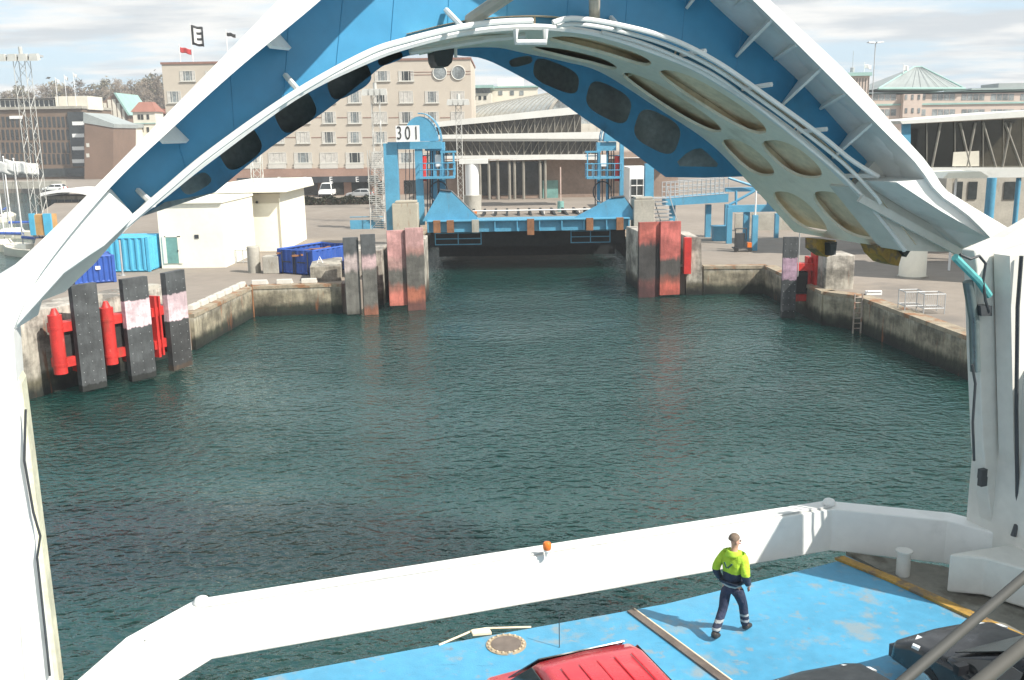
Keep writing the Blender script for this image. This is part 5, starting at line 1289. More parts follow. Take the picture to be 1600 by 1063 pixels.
b = MB(); x0 = vault(0,0); b.prism([V((*vault(0,0).xy, ZQ)), V((*vault(1,0).xy, ZQ)), vault(1,0), vault(0,0)], sd_*23); b.build('wall', M['conc'], vh)
cb = thing('cream_building', 'cream building with a pale top storey above the vaulted hall', 'building', base_at(790, 235))
b = MB(); block(b, 756, 840, 138, 235, 14); b.build('wall', M['plaster'], cb); b = MB(); slab(b, 778, 122, 818, 140, 236, 9); b.build('top_storey', M['cream'], cb)
for px in (765, 782, 800, 815): k = MB(); slab(k, px-3, 142, px+3, 149, 234.9, .08); k.build('window', M['glass'], cb)
b = MB(); slab(b, 754, 134, 842, 138, 234.6, 15); b.build('cornice', M['copper'], cb)
gr_ = thing('green_roof_house', 'low pale house with a green copper roof right of the hotel', 'building', base_at(752, 225))
b = MB(); block(b, 736, 768, 146, 225, 9); b.build('wall', M['plaster'], gr_); b = MB(); slab(b, 733, 133, 771, 138, 224, 11); b.build('roof', M['copper'], gr_); b = MB(); slab(b, 738, 138, 766, 146, 225.3, 8); b.build('clerestory', M['glass'], gr_)
for px in (742, 750, 758): k = MB(); slab(k, px-2, 150, px+2, 156, 224.9, .08); k.build('window', M['glass_dk'], gr_)
# office behind the right tower
wb_ = thing('glazed_building', 'white framed glazed building seen beside the right gantry tower', 'building', base_at(1000, 125))
b = MB(); block(b, 984, 1016, 262, 125, 8); b.build('wall', M['sign_w'], wb_)
b = MB(); slab(b, 986, 280, 1014, 330, 124.9, .08); g_ = b.build('glazing', M['glass_dk'], wb_)
b = MB(); 
for py in (290, 306, 320): slab(b, 986, py-1, 1014, py+1, 124.8, .08)
for px in (995, 1005): slab(b, px-.7, 280, px+.7, 330, 124.75, .04)
b.build('mullion', M['sign_w'], g_)

# ---- right-hand glazed bridge
b3 = thing('footbridge', 'glazed white passenger footbridge at the right edge of the picture', 'footbridge', base_at(1500, 72, 8))
Y3 = 72.0
def pb(nm, pts, mt_, y, d, par=b3): mb = MB(); mb.prism([at_y(px, py, y) for px, py in pts], (0, d, 0)); return mb.build(nm, mt_, par)
pb('roof', [(1406,189),(1640,170),(1640,181),(1410,194)], M['band_white'], Y3-.5, 11)
pb('floor', [(1400,262),(1640,262),(1640,277),(1400,279)], M['band_white'], Y3-.3, 10.6)
g_ = pb('glazing', [(1423,193),(1640,181),(1640,262),(1423,262)], M['bridge_glass'], Y3, .06)
pb('end_panel', [(1410,194),(1423,193),(1423,262),(1410,262)], M['berth_blue'], Y3-.05, .2)
for px in (1448, 1492, 1536, 1568, 1598):
    mb = MB(); mb.tube([at_y(px, 191-(px-1420)*.055, Y3-.08), at_y(px, 262, Y3-.08)], .04, 4); mb.build('mullion', M['truss'], g_)
for x0, x1 in ((1500,1516),(1524,1510),(1536,1556),(1580,1566),(1570,1596),(1470,1456)):
    mb = MB(); mb.tube([at_y(x0, 192, Y3-.06), at_y(x1, 262, Y3-.06)], .09, 6); mb.build('brace', M['truss'], b3)
pb('back_wall', [(1423,194),(1640,183),(1640,262),(1423,262)], mat('bridge inside', (.16,.14,.11), .8, 0, .5, .3), Y3+3.6, .1)
pb('hoarding', [(1490,238),(1530,236),(1530,260),(1488,260)], M['plaster'], Y3-.12, .05, g_)
# let the inside show: thin see-through glass
mt_, nt_, p2 = nodes('clear glass'); 
nt_.nodes.remove(p2); tr = nt_.nodes.new('ShaderNodeBsdfTransparent'); gl_ = nt_.nodes.new('ShaderNodeBsdfGlossy'); mx = nt_.nodes.new('ShaderNodeMixShader'); tr.inputs[0].default_value = (.55,.55,.52,1); gl_.inputs['Roughness'].default_value = .05; gl_.inputs[0].default_value = (.6,.6,.6,1); mx.inputs[0].default_value = .12
nt_.links.new(tr.outputs[0], mx.inputs[1]); nt_.links.new(gl_.outputs[0], mx.inputs[2]); nt_.links.new(mx.outputs[0], nt_.nodes['Material Output'].inputs[0])
g_.data.materials[0] = mt_
mb = MB(); mb.box(34.2, 56.5, ZQ, 64, 62.4, 17); mb.build('end_hall', M['band_white'], b3)  # unseen hall, added and sized to throw shade on the right quay
mb = MB(); mb.box(34.12, 57, 8.4, 34.18, 62, 11.6); mb.build('hall_window', M['glass_dk'], b3)  # pane on the added hall, also out of view
# canopy and columns below
cn = thing('canopy', 'cream canopy with a rounded end under the right footbridge', 'canopy', base_at(1508, 66))
b = MB(); A = [at_y(x, y, 65) for x, y in ((1473,279),(1482,270),(1532,268),(1545,276),(1540,279))]; b.prism(A, (0, 3, 0)); b.build('roof', M['creamroof'], cn)
b = MB(); p_ = at_y(1494, 279, 65.5); b.tube([(p_.x,65.5,ZQ),(p_.x,65.5,p_.z)], .08, 6); b.build('post', M['sign_w'], cn)
for i, (px, Y, rr2, lab) in enumerate(((1550,70,.33,'thick blue column under the right footbridge, nearest the canopy'),(1592,72,.18,'slim blue column under the right footbridge at the picture edge'))):
    r_ = thing('steel_column', lab, 'column', base_at(px, Y), 'blue columns under the right footbridge'); p_ = at_y(px, 278, Y)
    b = MB(); b.tube([(p_.x,Y,ZQ),(p_.x,Y,p_.z)], rr2, 12); b.build('shaft', M['berth_blue'], r_, smooth=True); b = MB(); b.box(p_.x-rr2*1.5,Y-rr2*1.5,ZQ,p_.x+rr2*1.5,Y+rr2*1.5,ZQ+.08); b.build('base_plate', M['darksteel'], r_)
kb = thing('kiosk', 'pale kiosk with dark windows behind the canopy at the right', 'kiosk', base_at(1520, 90))
b = MB(); block(b, 1480, 1640, 272, 90, 5); b.build('wall', M['conc'], kb); 
for x0, x1 in ((1490,1505),(1512,1528),(1568,1590)): k = MB(); slab(k, x0, 284, x1, 312, 89.9, .08); k.build('window', M['glass_dk'], kb)
# ---- palace on the right
YP = 235.0
pl_ = thing('palace_building', 'pink and green trimmed palace building with hipped glass roof at the right', 'building', base_at(1480, YP))
b = MB(); xa, xb, zt = block(b, 1362, 1700, 146, YP, 20); b.build('wall', M['pinkstone'], pl_)
b = MB(); slab(b, 1358, 140, 1700, 146, YP-.6, 21); slab(b, 1360, 160, 1700, 163, YP-.3, .28); b.build('cornice', M['copper'], pl_)
pr_ = MB(); pr_.box(-.62, -.05, 0, .62, -.01, 1.5); po = bare(pl_, 'window', pr_, M['glass']); first = True
for py, hgt in ((157, 0), (181, 0)):
    for k in range(26):
        px = 1368 + k*9.2
        if k % 5 == 4: continue
        p_ = at_y(px, py, YP); put(po, first, (p_.x, YP, p_.z), pl_); first = False
b = MB(); e0 = at_y(1372, 139, YP-.8); e1 = at_y(1508, 139, YP-.8); ap0 = at_y(1428, 105, YP+9); ap1 = at_y(1440, 105, YP+9)
b.add([(e0.x,YP-.8,e0.z),(e1.x,YP-.8,e1.z),(e1.x,YP+20,e1.z),(e0.x,YP+20,e0.z),ap0,ap1], [(0,1,5,4),(1,2,5),(2,3,4,5),(3,0,4),(0,3,2,1)]); rf = b.build('roof', M['slate'], pl_)
b = MB()
for p_, q_ in (((e0.x,YP-.8,e0.z),ap0),((e1.x,YP-.8,e1.z),ap1),(ap0,ap1)): b.tube([p_, q_], .25, 5)
b.tube([(e0.x,YP-.9,e0.z),(e1.x,YP-.9,e1.z)], .35, 5); b.build('ridge', M['copper'], rf)
b = MB(); 
for k in range(1, 10): 
    u = k/10; b.tube([V((e0.x+(e1.x-e0.x)*u, YP-.9, e0.z+.05)), V((ap0.x+(ap1.x-ap0.x)*u, YP+8.9, ap0.z+.05))], .06, 3)
b.build('seam', M['slate'], rf)
b = MB(); slab(b, 1518, 136, 1640, 141, YP+2, 15); slab(b, 1560, 129, 1640, 138, YP+5, 9); b.build('attic', M['slate'], pl_)
b = MB(); slab(b, 1410, 147, 1442, 184, YP-1.6, 1.5); rs = b.build('bay', M['pinkstone'], pl_)
for px in (1416, 1426, 1436):
    for py in (152, 173): k = MB(); slab(k, px-2, py-4, px+2, py+4, YP-1.7, .08); k.build('window', M['glass'], rs)
ct = thing('clock_tower', 'square tower with a flat green copper cap beside the visor rim', 'tower', base_at(1345, 228))
b = MB(); block(b, 1329, 1359, 119, 228, 6); b.build('shaft', M['pinkstone'], ct)
b = MB(); slab(b, 1325, 113, 1363, 119, 227.3, 7.4); b.build('cap', M['copper'], ct)
for k in range(6): m_ = MB(); slab(m_, 1333+k*4.6, 122, 1335.2+k*4.6, 146, 227.9, .08); m_.build('louvre', M['glass_dk'], ct)
b = MB(); p_ = at_y(1332, 108, 230); b.lathe((p_.x,230,at_y(1332,113,230).z), [(.5,0),(.5,1.0),(.1,1.2)], 8); b.tube([(p_.x,230,p_.z),(p_.x,230,at_y(1332,80,230).z)], .05, 4); b.build('antenna', M['grey_steel'], ct)
flag('f', 'small white flag on the copper capped tower', 1351, 99, 113, 230, 1.6, .9, M['flag_w'], 'flags on the palace', None, .5)
flag('f', 'small white flag on the hipped palace roof', 1412, 101, 118, 240, 1.2, 1.2, M['flag_w'], 'flags on the palace', None, .2)
# street lamp
p_ = at_y(1368, 68, 150); sl_ = thing('street_lamp', 'tall street lamp with a flat double head in front of the palace', 'street lamp', (p_.x, 150, ZQ))
b = MB(); b.tube([(p_.x,150,ZQ),(p_.x,150,p_.z)], .12, 8, .07); b.build('pole', M['grey_steel'], sl_)
for s in (-1, 1):
    b = MB(); b.hexa([(p_.x+s*.15,149.6,p_.z),(p_.x+s*1.2,149.6,p_.z+.1),(p_.x+s*1.2,150.4,p_.z+.1),(p_.x+s*.15,150.4,p_.z)], [(p_.x+s*.15,149.7,p_.z+.2),(p_.x+s*1.1,149.7,p_.z+.25),(p_.x+s*1.1,150.3,p_.z+.25),(p_.x+s*.15,150.3,p_.z+.2)]); b.build('lamp_head', M['grey_steel'], sl_)

# ---- blue gangway and steelwork right of the channel
gw = thing('gangway', 'blue steel gangway platform with mesh railings right of the channel', 'gangway', base_at(1090, 90))
b = MB(); A = at_y(1040, 322, 89); B_ = at_y(1138, 316, 89); b.prism([A, B_, B_+UP*.75, A+UP*.65], (0, 2.2, 0)); b.build('deck_beam', M['berth_blue'], gw)
b = MB()
for yy in (89, 91.2):
    z0 = A.z+.7; z1 = B_.z+.8
    for k in range(4): h_ = .45*k; b.tube([(A.x,yy,z0+h_),(B_.x,yy,z1+h_)], .035, 4)
    for k in range(15): u = k/14; b.tube([(A.x+(B_.x-A.x)*u,yy,z0+(z1-z0)*u),(A.x+(B_.x-A.x)*u,yy,z0+(z1-z0)*u+1.4)], .035, 4)
b.build('railing', M['grey_steel'], gw)
for px in (1050, 1106, 1136):
    b = MB(); p_ = at_y(px, 330, 90); b.box(p_.x-.25,89.6,ZQ,p_.x+.25,90.1,A.z); b.build('leg', M['berth_blue'], gw)
b = MB()
for i in range(12): z = ZQ + .35*i; x = at_y(1052, 360, 87).x - .12*i; b.box(x-.9, 86.5, z, x+.6, 87.5, z+.06)
for dx in (-.9, .6): b.tube([(at_y(1052,360,87).x+dx,87,ZQ+1),(at_y(1052,360,87).x-1.3+dx,87,ZQ+5)], .05, 5)
b.build('stairs', M['grey_steel'], gw)
sf = thing('steel_frame', 'blue steel trestle frame behind the lone fender', 'steel frame', base_at(1175, 84))
for x0,y0,x1,y1,Y,d in ((1137,326,1145,376,84,.4),(1163,330,1172,372,86,.4),(1212,334,1218,372,88,.4)):
    b = MB(); a_ = at_y(x0, y0, Y); c_ = at_y(x1, y0, Y); b.box(a_.x, Y, ZQ, c_.x, Y+d, a_.z); b.build('post', M['berth_blue'], sf)
b = MB(); slab(b, 1138, 320, 1222, 332, 84.5, .5); slab(b, 1134, 292, 1240, 300, 85.5, .5); b.build('beam', M['berth_blue'], sf)
for x0,y0,x1,y1 in ((1140,320,1180,298),(1180,298,1222,320),(1150,320,1150,298),(1200,320,1200,298),(1138,278,1180,292)):
    b = MB(); b.tube([at_y(x0,y0,85.2), at_y(x1,y1,85.2)], .12, 6); b.build('brace', M['berth_blue'], sf)
c = at_z(1179, 392, ZQ); bp = thing('barrier_post', 'blue post with a thin white upper pole beside the dark trolley', 'post', c)
b = MB(); b.box(c.x-.22,c.y,ZQ,c.x+.22,c.y+.4,ZQ+2.9); b.build('post', M['berth_blue'], bp); b = MB(); b.tube([(c.x,c.y+.2,ZQ+2.9),(c.x,c.y+.2,ZQ+5.4)], .07, 6); b.build('pole', M['sign_w'], bp)
c = at_z(1126, 377, ZQ); bx_ = thing('blue_bin', 'blue steel bin under the gangway', 'bin', c)
b = MB(); b.hexa([(c.x-.6,c.y,ZQ),(c.x+.6,c.y,ZQ),(c.x+.6,c.y+1,ZQ),(c.x-.6,c.y+1,ZQ)], [(c.x-.68,c.y-.1,ZQ+1.25),(c.x+.68,c.y-.1,ZQ+1.25),(c.x+.68,c.y+1.1,ZQ+1.25),(c.x-.68,c.y+1.1,ZQ+1.25)]); b.build('body', M['berth_blue'], bx_); b = MB(); b.box(c.x-.74,c.y-.15,ZQ+1.25,c.x+.74,c.y+1.15,ZQ+1.35); b.build('rim', M['berth_blue'], bx_)
c = at_z(1160, 394, ZQ); tl_ = thing('trolley', 'dark wheeled trolley with a yellow box on the shaded quay', 'trolley', c)
b = MB(); b.box(c.x-.7,c.y,ZQ+.25,c.x+.8,c.y+.8,ZQ+.35); b.tube([(c.x-.6,c.y+.1,ZQ+.3),(c.x-.6,c.y+.1,ZQ+1.9)], .05, 5); b.tube([(c.x+.3,c.y+.1,ZQ+.3),(c.x+.3,c.y+.1,ZQ+1.9)], .05, 5); b.tube([(c.x-.6,c.y+.1,ZQ+1.9),(c.x+.3,c.y+.1,ZQ+1.9)], .05, 5); b.build('frame', M['darksteel'], tl_)
for dx in (-.5, .6): k = MB(); k.tube([(c.x+dx,c.y-.05,ZQ+.18),(c.x+dx,c.y+.1,ZQ+.18)], .18, 10); k.build('wheel', M['rubber'], tl_)
b = MB(); b.box(c.x-.5,c.y+.15,ZQ+.35,c.x+.2,c.y+.7,ZQ+1.5); b.build('motor', M['darksteel'], tl_); b = MB(); b.box(c.x+.4,c.y,ZQ+.36,c.x+.75,c.y+.4,ZQ+.75); b.build('box', M['orange'], tl_)
c = base_at(1195, 95); b = MB(); slab(b, 1148, 332, 1262, 372, 95, .3); o = b.build('hoarding_wall', M['conc'], None); tag(o, 'pale concrete wall behind the blue trestle frame', 'wall')
# right quay clutter
c = at_z(1425, 433, ZQ); cb_ = thing('white_cylinder', 'large pale concrete cylinder on the right quay below the yellow locking gear', 'concrete cylinder', c)
b = MB(); b.lathe(c, [(.85,0),(.85,1.9),(.80,2.0)], 24); b.build('drum', M['cream'], cb_, smooth=True); b = MB(); b.lathe(c, [(.95,0),(.95,.10)], 24); b.build('footing', M['conc'], cb_)
def rack(label, px, py, w_):
    c = at_z(px, py, ZQ); r_ = thing('wire_rack', label, 'rack', c, 'wire racks on the right quay')
    b = MB()
    for x in (-w_, w_):
        for y in (0, .9): b.tube([(c.x+x,c.y+y,ZQ),(c.x+x,c.y+y,ZQ+1.05)], .03, 5)
    for z in (.3, 1.05): b.tube([(c.x-w_,c.y,ZQ+z),(c.x+w_,c.y,ZQ+z),(c.x+w_,c.y+.9,ZQ+z),(c.x-w_,c.y+.9,ZQ+z),(c.x-w_,c.y,ZQ+z)], .03, 5)
    b.build('frame', M['grey_steel'], r_); b = MB()
    for k in range(12): x = -w_ + 2*w_*k/11; b.tube([(c.x+x,c.y,ZQ+.3),(c.x+x,c.y,ZQ+1.05)], .012, 3); b.tube([(c.x+x,c.y,ZQ+.3),(c.x+x,c.y+.9,ZQ+.3)], .012, 3)
    b.build('mesh', M['grey_steel'], r_)
rack('dense wire rack on the right quay nearest the basin', 1428, 487, .5); rack('open wire rack on the right quay nearest the ferry post', 1459, 491, .55)
c = at_z(1366, 462, ZQ); b = MB(); b.box(c.x-.45,c.y,ZQ+.02,c.x+.45,c.y+.35,ZQ+.25); b.tube([(c.x-.4,c.y,ZQ+.25),(c.x+.4,c.y,ZQ+.25)], .06, 6); o = b.build('edge_box', M['sign_w']); tag(o, 'low white box on the coping of the right quay', 'box')
c = at_z(1336, 517, .1); b = MB(); 
for dx in (-.22, .22): b.tube([(c.x+dx,c.y-.28,0),(c.x+dx,c.y-.28,ZQ+.3)], .05, 5)
for k in range(7): b.tube([(c.x-.22,c.y-.28,.3+k*.3),(c.x+.22,c.y-.28,.3+k*.3)], .03, 5)
o = b.build('quay_ladder', mat('worn ladder', (.36,.30,.25), .7, 0, .2, 3, stains=[(RUST,.5,(4,4,2),.8)])); tag(o, 'white and rust ladder on the right quay wall', 'ladder')
c = at_z(392, 494, 0); b = MB()
for dx in (-.05, .32): b.tube([(c.x+dx,c.y-.4,-.2),(c.x+dx,c.y-.4,ZQ+.2)], .05, 5)
for k in range(6): b.tube([(c.x-.05,c.y-.4,.3+k*.3),(c.x+.32,c.y-.4,.3+k*.3)], .03, 5)
o = b.build('quay_ladder', M['rust']); tag(o, 'rusty ladder in the corner of the left quay', 'ladder')
# marker pole on the road
c = at_z(876, 322, ZQ+.7); mp_ = thing('marker_pole', 'thin red and white pole in a green tub beyond the linkspan', 'pole', (c.x, c.y, ZQ))
b = MB(); b.tube([(c.x,c.y,ZQ+1.2),(c.x,c.y,ZQ+5.6)], .09, 6); b.build('pole', mat('pole paint', (.6,.45,.38), .6), mp_); b = MB(); b.lathe((c.x,c.y,ZQ), [(.45,0),(.4,1.3)], 14); b.build('tub', M['green_door'], mp_)
for px, py, lab in ((758,306,'round bush left of the terminal pillars'),(772,304,'smaller bush behind the round white column')):
    c = at_z(px, py, ZQ); r_ = thing('bush', lab, 'bush', c, 'bushes by the terminal'); mb = MB(); rn = random.Random(px)
    for k in range(700):
        d = V((rn.gauss(0,1),rn.gauss(0,1),abs(rn.gauss(0,1)))).normalized()*rn.random()**.4; q_ = c + V((d.x*1.7,d.y*1.2,d.z*1.5)); a = V((rn.gauss(0,1),rn.gauss(0,1),rn.gauss(0,1))).normalized()*.25; e_ = a.cross(V((.3,rn.random(),.2))).normalized()*.12
        mb.add([q_-a,q_+e_,q_+a,q_-e_], [(0,1,2,3)])
    mb.build('foliage', M['hedge'], r_); mb = MB(); mb.tube([c, c+UP*.9], .12, 6); mb.build('stem', M['trunk'], r_)
c = at_z(352, 0, ZQ) if False else None
# amber box by the ramp
c = at_y(737, 336, YL+3); b = MB(); b.box(c.x-.35,YL+3,c.z-.4,c.x+.35,YL+3.5,c.z+.1); b.box(c.x-.45,YL+2.9,c.z+.1,c.x+.45,YL+3.6,c.z+.3); o = b.build('control_box', M['orange']); tag(o, 'small orange control box at the left of the linkspan roadway', 'control box')

# ------------------------------------------------------------------ boats in the marina
def boat(label, px, py, L_, rz, mast_h):
    c = at_z(px, py, 0); r_ = thing('sailboat', label, 'sailboat', (c.x, c.y, 0), 'boats moored in the marina'); r_.rotation_euler.z = rz
    secs = [(-L_/2,.8,.75),(-L_/4,1.15,.8),(0,1.3,.85),(L_/4,1.0,.95),(L_/2-.3,.35,1.1),(L_/2,.05,1.2)]
    mb = MB(); vs = []
    for y, w_, h_ in secs: vs += [(-w_,y,h_),(-w_*.8,y,.0),(0,y,-.3),(w_*.8,y,0),(w_,y,h_)]
    fs = [(i*5+k, i*5+(k+1)%5, (i+1)*5+(k+1)%5, (i+1)*5+k) for i in range(len(secs)-1) for k in range(5)] + [tuple(range(5)), tuple(range(25,30))]
    mb.add(vs, fs); o = mb.build('hull', M['plaster'], origin=(0,0,0)); o.parent = r_
    mb = MB(); mb.hexa([(-.75,-L_*.15,.8),(.75,-L_*.15,.8),(.5,L_*.2,.9),(-.5,L_*.2,.9)], [(-.6,-L_*.12,1.3),(.6,-L_*.12,1.3),(.35,L_*.14,1.25),(-.35,L_*.14,1.25)]); o = mb.build('cabin', M['cream'], origin=(0,0,0)); o.parent = r_
    mb = MB(); mb.tube([(0,.4,.9),(0,.4,mast_h)], .07, 6, .04); mb.tube([(0,.4,1.8),(0,-L_*.45,1.75)], .08, 6); o = mb.build('mast', M['grey_steel'], origin=(0,0,0)); o.parent = r_
    mb = MB(); mb.tube([(0,.4,1.95),(0,-L_*.42,1.9)], .16, 8); o = mb.build('furled_sail', M['cont_blue'], origin=(0,0,0)); o.parent = r_
    mb = MB()
    for p_ in ((0,L_/2,1.2),(0,-L_/2,.8),(1.1,.2,.85),(-1.1,.2,.85)): mb.tube([(0,.4,mast_h*.97), p_], .015, 3)
    o = mb.build('rigging', M['darksteel'], origin=(0,0,0)); o.parent = r_
boat('white sailboat with blue sail cover nearest the visor leg at the left', 42, 400, 7.5, R(60), 9)
boat('white sailboat behind the plywood crate in the left marina', 22, 372, 8, R(100), 11)
boat('white sailboat at the far left edge of the marina', 2, 392, 7, R(80), 10)
boat('small sailboat at the back of the left marina', 12, 345, 7, R(20), 10)
pc = thing('plywood_crate', 'orange plywood crate standing by the marina mast', 'crate', base_at(62, 100))
b = MB(); slab(b, 50, 336, 74, 368, 99, 2); b.build('panel', M['orange_ply'], pc); b = MB(); slab(b, 70, 334, 78, 368, 98.9, .3); slab(b, 48, 334, 52, 368, 98.9, .3); b.build('corner_post', M['cont_light'], pc)
c = at_z(96, 425, ZQ) 
lp_ = at_z(192, 431, ZQ); b = MB(); b.tube([lp_, lp_ + UP*2.6], .07, 8); b.lathe(lp_, [(.2,0),(.2,.06)], 10); o = b.build('bollard_post', M['grey_steel']); tag(o, 'slim grey post in front of the light blue container', 'post')

# ------------------------------------------------------------------ the deckhand
def skin_mesh(name_, pts, edges, rad, mt_, parent, sub=1, root=0):
    me = bpy.data.meshes.new(name_); me.from_pydata([V(p_) for p_ in pts], edges, []); ob = bpy.data.objects.new('tmp', me); COL.objects.link(ob)
    ob.modifiers.new('s', 'SKIN'); sl = me.skin_vertices[0].data
    for i, r_ in enumerate(rad): sl[i].radius = r_ if isinstance(r_, tuple) else (r_, r_)
    sl[root].use_root = True
    sd_ = ob.modifiers.new('d', 'SUBSURF'); sd_.levels = sub; sd_.render_levels = sub
    dg = bpy.context.evaluated_depsgraph_get(); out = bpy.data.meshes.new_from_object(ob.evaluated_get(dg)); out.name = name_
    bpy.data.objects.remove(ob); bpy.data.meshes.remove(me)
    out.shade_smooth(); out.materials.clear(); out.materials.append(mt_)
    o = bpy.data.objects.new(name_, out); COL.objects.link(o); o.parent = parent; return o
pf = at_z(1141, 994, ZD)
HEAD = R(-42)       # heading: to the right and away
pe = thing('person', 'man in a yellow and navy hi-vis jacket and navy trousers walking across the blue deck', 'person', (pf.x, pf.y, ZD)); pe.rotation_euler.z = HEAD; pe.scale = (1.03, 1.03, 1.03)
# joints: x right, y forward
J = {'pel':(0,0,.95),'sp':(0,.01,1.12),'ch':(0,.03,1.33),'nk':(0,.035,1.50),'hd':(.0,.05,1.585),
     'hr':(.095,0,.91),'kr':(.105,.20,.53),'ar':(.105,.30,.10),'tr':(.115,.44,.045),
     'hl':(-.095,0,.91),'kl':(-.11,-.06,.50),'al':(-.11,-.33,.13),'tl':(-.115,-.21,.05),
     'sr':(.185,.02,1.42),'er':(.26,-.04,1.14),'wr':(.225,.13,.93),'sl':(-.185,.02,1.42),'el':(-.265,-.10,1.15),'wl':(-.23,.06,.93)}
names = list(J); pts = [J[k] for k in names]; ix = {k: i for i, k in enumerate(names)}
R_ = {'pel':(.13,.10),'sp':(.125,.095),'ch':(.15,.105),'nk':.055,'hd':.06,'hr':.085,'kr':.055,'ar':.04,'tr':(.04,.028),'hl':.085,'kl':.055,'al':.04,'tl':(.04,.028),'sr':.062,'er':.043,'wr':.028,'sl':.062,'el':.043,'wl':.028}
ed = [('pel','sp'),('sp','ch'),('ch','nk'),('nk','hd'),('pel','hr'),('hr','kr'),('kr','ar'),('ar','tr'),('pel','hl'),('hl','kl'),('kl','al'),('al','tl'),('ch','sr'),('sr','er'),('er','wr'),('ch','sl'),('sl','el'),('el','wl')]
rad = [R_[k] for k in names]; edges = [(ix[a], ix[c_]) for a, c_ in ed]
# hands: palm and five curled fingers
for s, wn in ((1,'wr'),(-1,'wl')):
    w0 = V(J[wn]); e0 = V(J['er' if s > 0 else 'el']); d = (w0-e0).normalized(); f_ = V((-s*.25,.6,-.4)); f_ = (f_ - d*f_.dot(d)).normalized(); side = d.cross(f_)
    pi = len(pts); pts.append(tuple(w0 + d*.06)); rad.append((.034,.02)); edges.append((ix[wn], pi))
    for k in range(4):
        L_ = (.075,.085,.08,.062)[k]; b0 = w0 + d*.095 + f_*(.028-.019*k); m_ = b0 + d*L_*.55 - side*s*.012; t_ = m_ + d*L_*.3 - side*s*.03
        n0 = len(pts); pts += [tuple(b0), tuple(m_), tuple(t_)]; rad += [.0105,.0095,.0075]; edges += [(pi,n0),(n0,n0+1),(n0+1,n0+2)]
    b0 = w0 + d*.035 + f_*.04; n0 = len(pts); pts += [tuple(b0), tuple(b0+d*.035+f_*.015)]; rad += [.012,.009]; edges += [(pi,n0),(n0,n0+1)]
# head joined to the same skin: skull, jaw, nose
hd = ix['hd']; n0 = len(pts)
fd = V((math.sin(R(38)), math.cos(R(38)), 0))     # face turned to his right
hc = V(J['hd'])
pts += [tuple(hc+fd*.012+UP*.055), tuple(hc-fd*.008+UP*.125), tuple(hc-fd*.01+UP*.175)]; rad += [(.072,.082),(.078,.092),(.05,.06)]; edges += [(hd,n0),(n0,n0+1),(n0+1,n0+2)]
body = skin_mesh('body', pts, edges, rad, M['skin'], pe, 1, ix['pel'])
sd2 = fd.cross(UP)
fc = MB()
nose = hc + fd*.098 + UP*.075
fn_ = MB(); fn_.sphere(nose, .014, .014, .022, 8, 6); fo_ = fn_.build('nose', M['skin'], origin=(0,0,0), smooth=True); fo_.parent = pe
for s in (-1, 1):
    fc = MB(); fc.sphere(hc - fd*.005 + sd2*s*.083 + UP*.075, .014, .014, .03, 8, 6); fo_ = fc.build('ear', M['skin'], origin=(0,0,0), smooth=True); fo_.parent = pe
for s in (-1, 1):
    fc = MB(); fc.sphere(hc + fd*.083 + sd2*s*.032 + UP*.10, .011, .011, .008, 8, 6); o = fc.build('eye', M['ink'], origin=(0,0,0), smooth=True); o.parent = pe
fc = MB(); fc.sphere(hc + fd*.086 + UP*.03, .022, .022, .006, 8, 6); o = fc.build('mouth', mat('lips', (.35,.15,.12), .6), origin=(0,0,0), smooth=True); o.parent = pe
fc = MB()
def hair(u, v):
    a = 2*math.pi*u; b_ = -.35 + v*(math.pi/2+.35); front = math.cos(a)
    b2 = max(b_, .45*max(0, front)) ; d = fd*(math.cos(a)*math.cos(b2)) + sd2*(math.sin(a)*math.cos(b2)) + UP*math.sin(b2)
    return hc - fd*.012 + UP*.115 + V((d.x*.096, d.y*.096, d.z*.104))
fc.grid(hair, 24, 10); o = fc.build('hair', M['hair'], origin=(0,0,0), smooth=True); o.parent = pe
# clothes
jm = zbands('hi vis jacket', [(-1,(.02,.03,.06)),(.905,(.42,.44,.42)),(.955,(.025,.04,.075)),(1.16,(.46,.72,.04))], .8, .012, .01, .3, 1.0, (6,6,3), 'obj')
P2 = [(0,0,.86),(0,0,1.0),(0,.01,1.15),(0,.03,1.33),(0,.032,1.43),(0,.035,1.51)] + [J['sr'], (.235,-.015,1.26), J['er'], (.243,.05,1.03), J['wr']] + [J['sl'], (-.24,-.04,1.27), J['el'], (-.248,-.02,1.04), J['wl']]
Rj = [(.185,.145),(.175,.14),(.17,.135),(.19,.145),(.13,.10),(.08,.075),.098,.085,.075,.064,.055,.098,.085,.075,.064,.055]
Ej = [(0,1),(1,2),(2,3),(3,4),(4,5),(3,6),(6,7),(7,8),(8,9),(9,10),(3,11),(11,12),(12,13),(13,14),(14,15)]
jk = skin_mesh('jacket', P2, Ej, Rj, jm, pe, 1, 2)
tm = zbands('work trousers', [(-1,(.03,.035,.06)),(.20,(.40,.42,.42)),(.245,(.03,.04,.075)),(.31,(.40,.42,.42)),(.355,(.03,.04,.08))], .85, .015, .01, .35, 1.0, (6,6,3), 'obj')
P3 = [(0,0,1.0),(0,0,.93), (.1,.0,.86), (.108,.10,.70), J['kr'], (.105,.26,.30), (.105,.30,.11), (-.1,0,.86), (-.108,-.02,.70), J['kl'], (-.11,-.21,.29), (-.11,-.325,.15)]
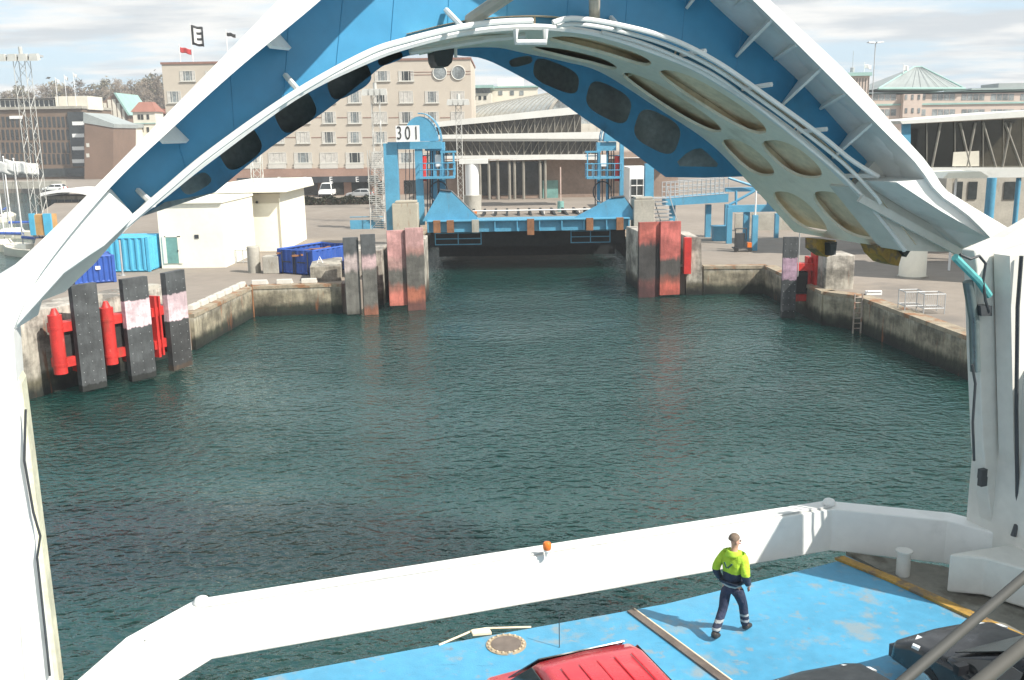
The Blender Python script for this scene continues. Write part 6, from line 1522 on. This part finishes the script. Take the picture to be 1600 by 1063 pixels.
R3 = [(.15,.12),(.155,.125),.112,.10,.085,.082,.085,.112,.10,.085,.08,.083]
E3 = [(0,1),(1,2),(2,3),(3,4),(4,5),(5,6),(1,7),(7,8),(8,9),(9,10),(10,11)]
skin_mesh('trousers', P3, E3, R3, tm, pe, 1, 0)
for nm, a_, t_ in (('r', J['ar'], J['tr']), ('l', J['al'], J['tl'])):
    a_ = V(a_); t_ = V(t_); skin_mesh('boot', [tuple(a_+UP*.07), tuple(a_ + V((0,-.02,-.045))), tuple(a_.lerp(t_, .6)), tuple(t_ + V((0,.05,0)))], [(0,1),(1,2),(2,3)], [.062,(.058,.06),(.058,.05),(.045,.04)], mat('boots', (.03,.028,.027), .6), pe, 1, 0)
fc = MB(); A = V((0,-.08,1.47)); fc.grid(lambda u, v: V((math.sin((u-.5)*4.2)*(.105+.03*v), .03-math.cos((u-.5)*4.2)*(.10+.05*v), 1.53-.10*v+.03*math.sin(v*3))), 16, 5); o = fc.build('hood', mat('hood', (.42,.68,.04), .8), origin=(0,0,0), smooth=True); o.parent = jk; m9 = o.modifiers.new('s','SOLIDIFY'); m9.thickness = .03
fc = MB(); 
for pts_ in ([(-.07,-.165,1.36),(-.02,-.172,1.27),(.0,-.172,1.27),(-.045,-.165,1.36)], [(.07,-.165,1.37),(-.0,-.172,1.29),(.02,-.172,1.27),(.095,-.16,1.36)]): fc.prism(pts_, (0,-.012,0))
o = fc.build('back_emblem', mat('emblem', (.03,.09,.07), .7), origin=(0,0,0)); o.parent = jk
# ------------------------------------------------------------------ thin even haze added to stand in for the window glass veil
mt_, nt_, p2 = nodes('air'); nt_.nodes.remove(p2); pvn = nt_.nodes.new('ShaderNodeVolumePrincipled'); pvn.inputs['Color'].default_value = (.93,.96,1,1); pvn.inputs['Density'].default_value = .00045; pvn.inputs['Anisotropy'].default_value = .0
nt_.links.new(pvn.outputs[0], nt_.nodes['Material Output'].inputs['Volume'])
b = MB(); b.box(-700, -70, -6, 700, 760, 75); hz = b.build('haze', mt_, origin=(0,0,0)); struct(hz, 'stuff')
